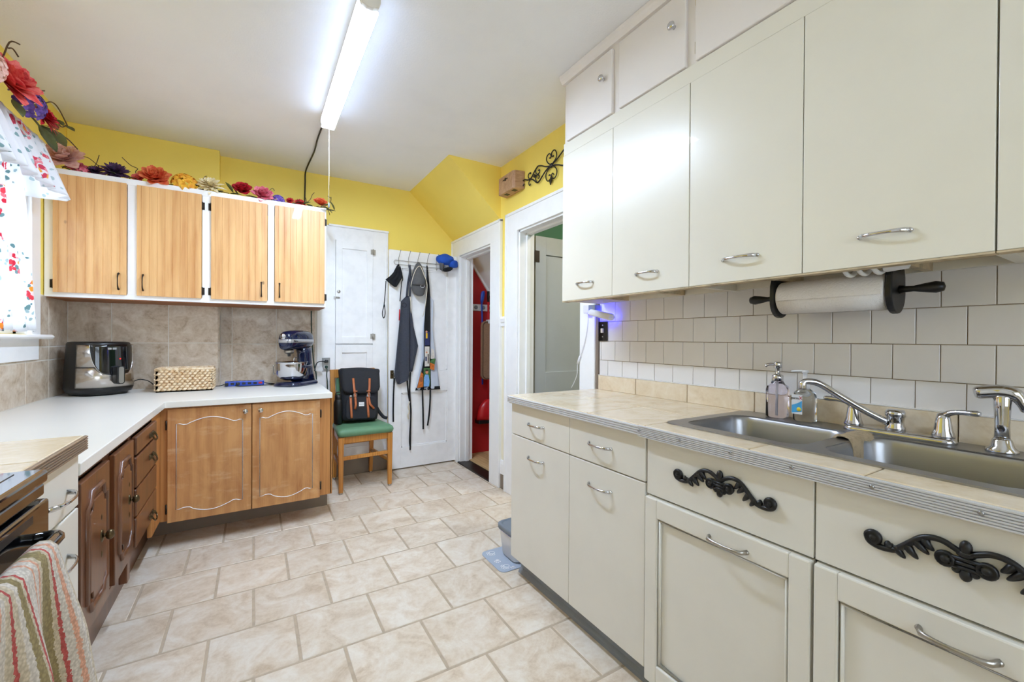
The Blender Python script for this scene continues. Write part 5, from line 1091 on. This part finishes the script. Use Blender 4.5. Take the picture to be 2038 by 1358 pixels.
box('power_block', M_['whiteplastic'], 1.655, 1.69, 1.885, 1.935, 1.352, 1.40, dv, bevel=.004); box('adapter', M_['grey'], 1.65, 1.695, 1.83, 1.884, 1.358, 1.398, dv, bevel=.003)
m = MB(); M2 = frame((1.65, 1.775, 1.338), (0, -1, -.22), (1, 0, 0))
MB().loft([[(x, y, z) for y, z in rrect(-.022, .022, -.02+k, .018-k, .012)] for x, k in ((-.085, .008), (-.08, .002), (.075, 0), (.085, .008))]).build('housing', M_['whiteplastic'], dv, M=M2)
MB().box(-.07, .07, .0215, .0235, -.012, .010).build('blue_lens', M_['blue_led'], dv, M=M2)
MB().box(-.088, -.083, -.018, .018, -.012, .008).build('blue_lens', M_['blue_led'], dv, M=M2)
wcp = [(1.688, 1.925, 1.352), (1.685, 1.93, 1.28), (1.684, 1.945, 1.21), (1.683, 1.975, 1.13), (1.682, 2.012, 1.07), (1.68, 2.015, .99), (1.68, 2.04, .94), (1.68, 2.07, .90)]
wc = tag(MB().tube(smooth_path(wcp, 5), .0022, 6).build('white_cable', M_['whiteplastic']), 'thin white cord hanging from the night light past the door casing', 'cord')
MB().tube([(1.683, 1.99, 1.1), (1.6815, 2.013, 1.05)], .006, 8).build('inline_switch', M_['whiteplastic'], wc)

# ---------------------------------------------------------------- soap bottles
s1 = thing('soap_dispenser', 'clear glass soap bottle with chrome pump', 'soap bottle', (1.642, .836, .92))
MB().loft([[(x, y, z) for x, y in rrect(1.642-w, 1.642+w, .836-w, .836+w, w*.7, 6)] for z, w in ((.9205, .030), (.925, .034), (1.02, .034), (1.033, .031), (1.042, .021), (1.052, .0165), (1.062, .0165))]).build('bottle', M_['soap'], s1)
MB().lathe([(.0185, 1.052), (.0185, 1.072), (.01, 1.078), (.0075, 1.08), (.0075, 1.098), (.013, 1.1), (.013, 1.118), (.01, 1.122), (0, 1.122)], (1.642, .836, 0), n=20).build('pump', CH, s1)
MB().tube(smooth_path([(1.642, .842, 1.112), (1.632, .862, 1.112), (1.627, .872, 1.104)], 4), .005, 8).build('nozzle', CH, s1); MB().tube([(1.642, .836, .93), (1.642, .836, 1.06)], .003, 8).build('dip_tube', M_['whiteplastic'], s1)
s2 = thing('hand_sanitizer', 'clear hand sanitizer bottle with white pump and blue label', 'sanitizer bottle', (1.642, .745, .92))
MB().loft([[(x, y, z) for x, y in rrect(1.642-d, 1.642+d, .745-w, .745+w, .016, 6)] for z, w, d in ((.9205, .030, .02), (.925, .034, .023), (1.0, .034, .023), (1.02, .031, .021), (1.03, .02, .016), (1.035, .013, .013))]).build('bottle', M_['gel'], s2)
MB().lathe([(.0145, 1.03), (.0145, 1.055), (.006, 1.058), (.006, 1.086), (.009, 1.088), (.009, 1.097), (0, 1.098)], (1.642, .745, 0), n=18).build('pump', M_['whiteplastic'], s2)
MB().tube(smooth_path([(1.642, .735, 1.093), (1.642, .76, 1.094), (1.642, .788, 1.091)], 3), .005, 8, flat=(.7, 1)).build('nozzle', M_['whiteplastic'], s2)
lbx = 1.6175; lab = box('label', M_['whiteplastic'], lbx-.0006, lbx, .742, .776, .945, 1.012, s2, bevel=0)
MB().prism([(.743, .955), (.775, .948), (.775, .975), (.758, .982), (.743, .992)], 'x', lbx-.0012, lbx-.0006).build('label_print', M_['lblue'], lab); MB().lathe([(.007, 0), (.007, -.001), (0, -.0011)], (lbx-.0012, .752, .962), 'x', 14).build('label_badge', M_['lyellow'], lab)
MT = frame((lbx-.0012, .766, 1.0), (0, -1, 0), (0, 0, 1)); text('label_text', M_['ink'], 'germ', .0125, MT, lab, depth=.0003); text('label_text', M_['inkred'], 'X', .0165, frame((lbx-.0012, .747, 1.001), (0, -1, 0), (0, 0, 1)), lab, depth=.0003)

# ---------------------------------------------------------------- pet food bin and mat
pm1 = thing('pet_mat', 'grey-blue pet mat printed with white paws', 'mat', (1.25, 2.0, 0))
MB().prism(rrect(1.085, 1.60, 1.885, 2.13, .035), 'z', .0005, .004).build('sheet', M_['mat_grey'], pm1)
def paw(x, y, s, r, outline):
    M = Matrix.Translation((x, y, .0042)) @ Matrix.Rotation(r, 4, 'Z') @ Matrix.Scale(s, 4); m = MB()
    for cx, cy, a, b in ((0, -.25, .45, .36), (-.55, .2, .17, .24), (-.2, .5, .17, .25), (.2, .5, .17, .25), (.55, .2, .17, .24)):
        if outline: m.tube([(cx+a*cos(t), cy+b*sin(t), 0) for t in [2*pi*k/14 for k in range(14)]], .05, 5, closed=True)
        else: m.lathe([(1, 0), (1, .02), (0, .03)], n=14); base = m.v[-42:]; 
        if not outline:
            for v in base: v.x = cx+v.x*a; v.y = cy+v.y*b
    m.build('paw_print', M_['whiteplastic'], pm1, M=M)
paw(1.135, 2.09, .035, 2.2, True); paw(1.125, 2.0, .026, 2.6, False); paw(1.135, 1.93, .034, 2.0, True); paw(1.165, 1.905, .02, 2.3, False)
pb = thing('pet_food_bin', 'white pet food bin with grey lid behind the cream base cabinet', 'bin', (1.29, 2.0, 0))
MB().loft([[(x, y, z) for x, y in rrect(1.185-i, 1.42+i, 1.915-i, 2.075+i, .035, 5)] for z, i in ((.0045, -.008), (.012, 0), (.15, .013), (.155, .013))]).build('tub', M_['whiteplastic'], pb)
MB().loft([[(x, y, z) for x, y in rrect(1.168-i, 1.437+i, 1.898-i, 2.092+i, .04, 5)] for z, i in ((.15, .0), (.152, .004), (.172, .004), (.178, -.004), (.176, -.012), (.172, -.016))]).build('lid', M_['grey'], pb); MB().tube([(x, y, .15) for x, y in rrect(1.168, 1.437, 1.898, 2.092, .04, 5)], .003, 6, closed=True).build('lid_seal', M_['blueplastic'], pb)

# ---------------------------------------------------------------- curtain and silk flowers
cv = thing('window_valance', 'gathered floral valance across the window top', 'valance', (-.93, 2.8, 2.2))
MB().tube([(-.945, 2.30, 2.205), (-.945, 3.19, 2.205), (-1.035, 3.20, 2.205)], .008, 10).build('rod', M_['whiteplastic'], cv)
rowsv = []; NS = 120; path_ = []
for i in range(NS+1):
    u = i/NS; path_.append((-.945, lerp(2.30, 3.17, u/.86), 0) if u < .86 else (lerp(-.945, -1.03, (u-.86)/.14), 3.18+.01*sin((u-.86)*30), 1))
for j in range(14):
    v = j/13; row = []
    for i, (x, y, side) in enumerate(path_):
        f_ = sin(i*.62)+.5*sin(i*.27+1); a = .004+.02*v
        fl_ = .085*v
        if side: row.append((x+fl_*(1-(i-NS*.86)/(NS*.14))*1.0, y+.045*v+.004*f_*v, 2.215-.285*v-.0*f_))
        else:
            e = max(0, (i/NS-.78)/.08) if i/NS > .78 else 0
            row.append((x+fl_+a*f_, y+.03*v*min(1, e), 2.215-.285*v+.006*sin(i*.31)*v))
    rowsv.append(row)
MB().grid(rowsv).build('cloth', M_['floral'], cv, solid=.002)
cp_ = thing('curtain_panel', 'sheer white floral curtain panel hanging over the window', 'curtain', (-.98, 2.8, 1.23))
rr = []
for j in range(22):
    v = j/21; z = lerp(2.10, 1.225, v); ye = lerp(3.03, 3.245, v)+.01*sin(v*6); rr.append([(-.985+.012*sin(i*.8)+.006*sin(i*.33+v*3), lerp(2.32, ye, i/60), z+.004*sin(i*.5)*v) for i in range(61)])
MB().grid(rr).build('cloth', M_['floral_sheer'], cp_, solid=.0015)
def petal_mesh(m, L, Wd, curl, az, tilt, c, up, mi=0, base=.0, point=.5):
    """one petal leaving c, rotated az about the flower axis and tilted off it"""
    rows = []
    for j in range(5):
        t = j/4; w = Wd*(sin(pi*(t*.82+.09))**point)*(1 if j < 4 else .35); bend = tilt+curl*t; r = base+L*t*sin(tilt+curl*t*.5); h = L*t*cos(tilt+curl*t*.5)
        rows.append([(r*cos(az)-s*w*sin(az), r*sin(az)+s*w*cos(az), h+.25*w*abs(s)) for s in (-1, 0, 1)])
    M = frame(c, up.orthogonal(), up.cross(up.orthogonal()))
    o = len(m.v); m.grid(rows, True, mi)
    for i in range(o, len(m.v)): m.v[i] = M @ m.v[i]
def flower(kind, mat, c, R, up, parent, seed=0):
    rnd = random.Random(seed); c = Vector(c); up = Vector(up).normalized(); m = MB(); ga = 2.39996
    if kind == 'dahlia':
        for k in range(52): t = (k+.5)/52; petal_mesh(m, R*(.55+.5*t), R*.13, .35, k*ga, .15+1.35*t, c, up, point=.6)
    elif kind == 'peony':
        for k in range(34): t = (k+.5)/34; petal_mesh(m, R*(.75+.4*t), R*(.22+.14*t), -.4+.55*t+rnd.uniform(-.15, .15), k*ga+rnd.uniform(-.2, .2), .1+1.3*t, c, up, point=.4)
    elif kind == 'rose':
        for k in range(26): t = (k+.5)/26; petal_mesh(m, R*(.75+.3*t), R*(.22+.3*t), -.5+.9*t, k*ga, .06+1.1*t**1.3, c, up, base=R*.02, point=.3)
    else:
        M = frame(c, up.orthogonal(), up.cross(up.orthogonal()))
        for k in range(26):
            t = (k+.5)/26; th = 1.55*t**.6; d = Vector((sin(th)*cos(k*ga), sin(th)*sin(k*ga), cos(th))); q_ = M @ (d*R*.78); dn = (M.to_3x3() @ d).normalized()
            for a in range(4): petal_mesh(m, R*.31, R*.13, .15, a*pi/2+k, 1.15, q_, dn, point=.35)
    return m.build('flower', mat, parent)
def leafm(c, d, L, Wd, parent, mat=M_['leaf']):
    d = Vector(d).normalized(); s = d.cross(Vector((0, 0, 1)))
    if s.length < .1: s = Vector((1, 0, 0))
    s.normalize(); n = s.cross(d); rows = []
    for j in range(6):
        t = j/5; w = Wd*sin(pi*(t*.93+.04)); rows.append([Vector(c)+d*(L*t)+s*(w*k)+n*(.15*w*abs(k)-.1*L*t*t) for k in (-1, 0, 1)])
    return MB().grid(rows).build('leaf', mat, parent, solid=.0008)
def twig(pts, parent, r=.0022): return MB().tube(smooth_path(pts, 4), r, 5).build('twig', M_['vine'], parent)
gy, gz = 3.56, 2.182
g1 = thing('flower_garland', 'garland of mixed silk flowers and vines on top of the pine wall cabinet', 'garland', (-.27, gy, 2.18))
fl_list = [('peony', 'palepink', -.965, .075, .085), ('peony', 'pink', -.91, .03, .045), ('hydrangea', 'pink', -.885, .015, .035), ('dahlia', 'plum', -.83, .035, .045), ('dahlia', 'plum', -.74, .045, .07), ('rose', 'coral', -.632, .03, .032), ('peony', 'orange', -.545, .045, .075), ('hydrangea', 'yellow', -.395, .035, .072), ('dahlia', 'ivory', -.255, .05, .08), ('rose', 'red', -.072, .055, .06), ('peony', 'pink', .05, .04, .062), ('hydrangea', 'violet', .148, .025, .042), ('dahlia', 'red', .225, .035, .03), ('dahlia', 'red', .292, .03, .042), ('rose', 'orange', .43, .045, .048)]
for k, (kd, cl, x, dz, R) in enumerate(fl_list): flower(kd, PET[cl], (x, gy-.01+.01*(k % 2), gz+dz-.012), R*1.15, (.1*sin(k*2), -.8, .6+.2*sin(k)), g1, k)
rn = random.Random(4)
for k in range(34):
    x = -.97+1.44*k/33; a = rn.uniform(0, 6.28)
    leafm((x, gy+rn.uniform(-.03, .03), gz+.008), (cos(a), .5*sin(a)-.35, rn.uniform(.0, .5)), rn.uniform(.045, .075), rn.uniform(.012, .02), g1)
leafm((-.125, gy-.02, gz+.02), (-.5, -.2, .8), .075, .025, g1, M_['leaf'])
for P in ([(-.9, gy, gz), (-.86, gy, gz+.05), (-.83, gy-.01, gz+.06), (-.815, gy, gz+.13)], [(-.815, gy, gz+.06), (-.86, gy, gz+.1), (-.885, gy, gz+.105)], [(-.83, gy, gz+.07), (-.78, gy-.01, gz+.05), (-.75, gy, gz+.03)], [(-.79, gy, gz+.01), (-.76, gy, gz+.09), (-.735, gy, gz+.07)], [(-.62, gy, gz+.01), (-.645, gy, gz+.06), (-.635, gy, gz+.085), (-.67, gy, gz+.10), (-.71, gy, gz+.14)], [(-.31, gy, gz+.05), (-.29, gy, gz+.1), (-.275, gy, gz+.11)], [(-.15, gy-.02, gz+.01), (-.22, gy-.03, gz+.015), (-.3, gy-.03, gz+.01)], [(.08, gy, gz+.06), (.11, gy, gz+.1), (.125, gy, gz+.085)], [(.32, gy, gz+.02), (.36, gy, gz+.06), (.375, gy, gz+.1), (.39, gy, gz+.12)], [(.34, gy, gz+.03), (.33, gy, gz+.07)], [(.46, gy-.02, gz+.02), (.50, gy-.02, gz+.06), (.505, gy-.02, gz+.1)], [(.505, gy-.02, gz+.09), (.48, gy-.02, gz+.105)], [(-.99, gy, gz+.09), (-1.0, gy-.01, gz+.15), (-.985, gy, gz+.165)], [(.40, gy-.04, gz+.005), (.47, gy-.06, gz-.005), (.49, gy-.06, gz-.05)]): twig(P, g1)
twig([(-.99+.14*k, gy+.012*sin(k*2.1), gz+.006+.006*sin(k*1.7)) for k in range(11)], g1, .004)
for c_, d_ in (((.45, 3.47, gz), (.6, -.4, -.5)), ((.42, 3.46, gz), (.9, -.1, -.25)), ((.49, 3.48, gz+.05), (.3, -.2, -.6))): leafm(c_, d_, .075, .022, g1)
g2 = thing('flower_garland', 'garland of coral, purple and red silk flowers above the window valance', 'garland', (-.92, 2.8, 2.21))
for k, (kd, cl, x, y, z, R, up) in enumerate((('peony', 'coral', -.895, 2.635, 2.26, .11, (.8, -.3, .5)), ('hydrangea', 'purple', -.885, 2.79, 2.245, .075, (.8, -.3, .5)), ('dahlia', 'red', -.885, 2.965, 2.262, .085, (.85, -.1, .5)), ('hydrangea', 'palepink', -.90, 2.45, 2.24, .08, (.8, -.3, .5)))): flower(kd, PET[cl], (x, y, z), R, up, g2, 40+k)
for c_, d_, L in (((-.90, 3.0, 2.235), (.25, .75, -.1), .16), ((-.90, 2.98, 2.225), (.3, .5, -.5), .11), ((-.90, 3.04, 2.25), (.1, .9, .35), .10), ((-.90, 2.86, 2.26), (.2, .6, .5), .1), ((-.90, 2.86, 2.23), (.4, .1, -.5), .1), ((-.90, 2.72, 2.23), (.3, -.2, -.5), .09), ((-.90, 3.1, 2.30), (.1, .8, -.05), .08), ((-.9, 3.05, 2.215), (.3, .6, -.6), .09)): leafm(c_, d_, L, L*.27, g2)
for P in ([(-.90, 2.88, 2.27), (-.88, 2.98, 2.34), (-.88, 3.08, 2.39), (-.88, 3.17, 2.39), (-.87, 3.25, 2.34)], [(-.88, 2.95, 2.32), (-.87, 3.05, 2.315), (-.87, 3.15, 2.30), (-.87, 3.22, 2.335)], [(-.88, 2.93, 2.31), (-.89, 2.92, 2.36), (-.88, 2.98, 2.40)], [(-.90, 2.7, 2.30), (-.88, 2.74, 2.37), (-.88, 2.80, 2.38)], [(-.9, 2.62, 2.33), (-.88, 2.63, 2.43), (-.87, 2.69, 2.46)], [(-.88, 2.62, 2.4), (-.88, 2.66, 2.42), (-.87, 2.68, 2.40)], [(-.88, 3.1, 2.25), (-.86, 3.2, 2.26), (-.85, 3.32, 2.25)]): twig(P, g2, .003)
leafm((-.87, 3.22, 2.335), (.2, .9, .1), .07, .016, g2); leafm((-.87, 3.1, 2.315), (.1, .9, .0), .06, .016, g2)
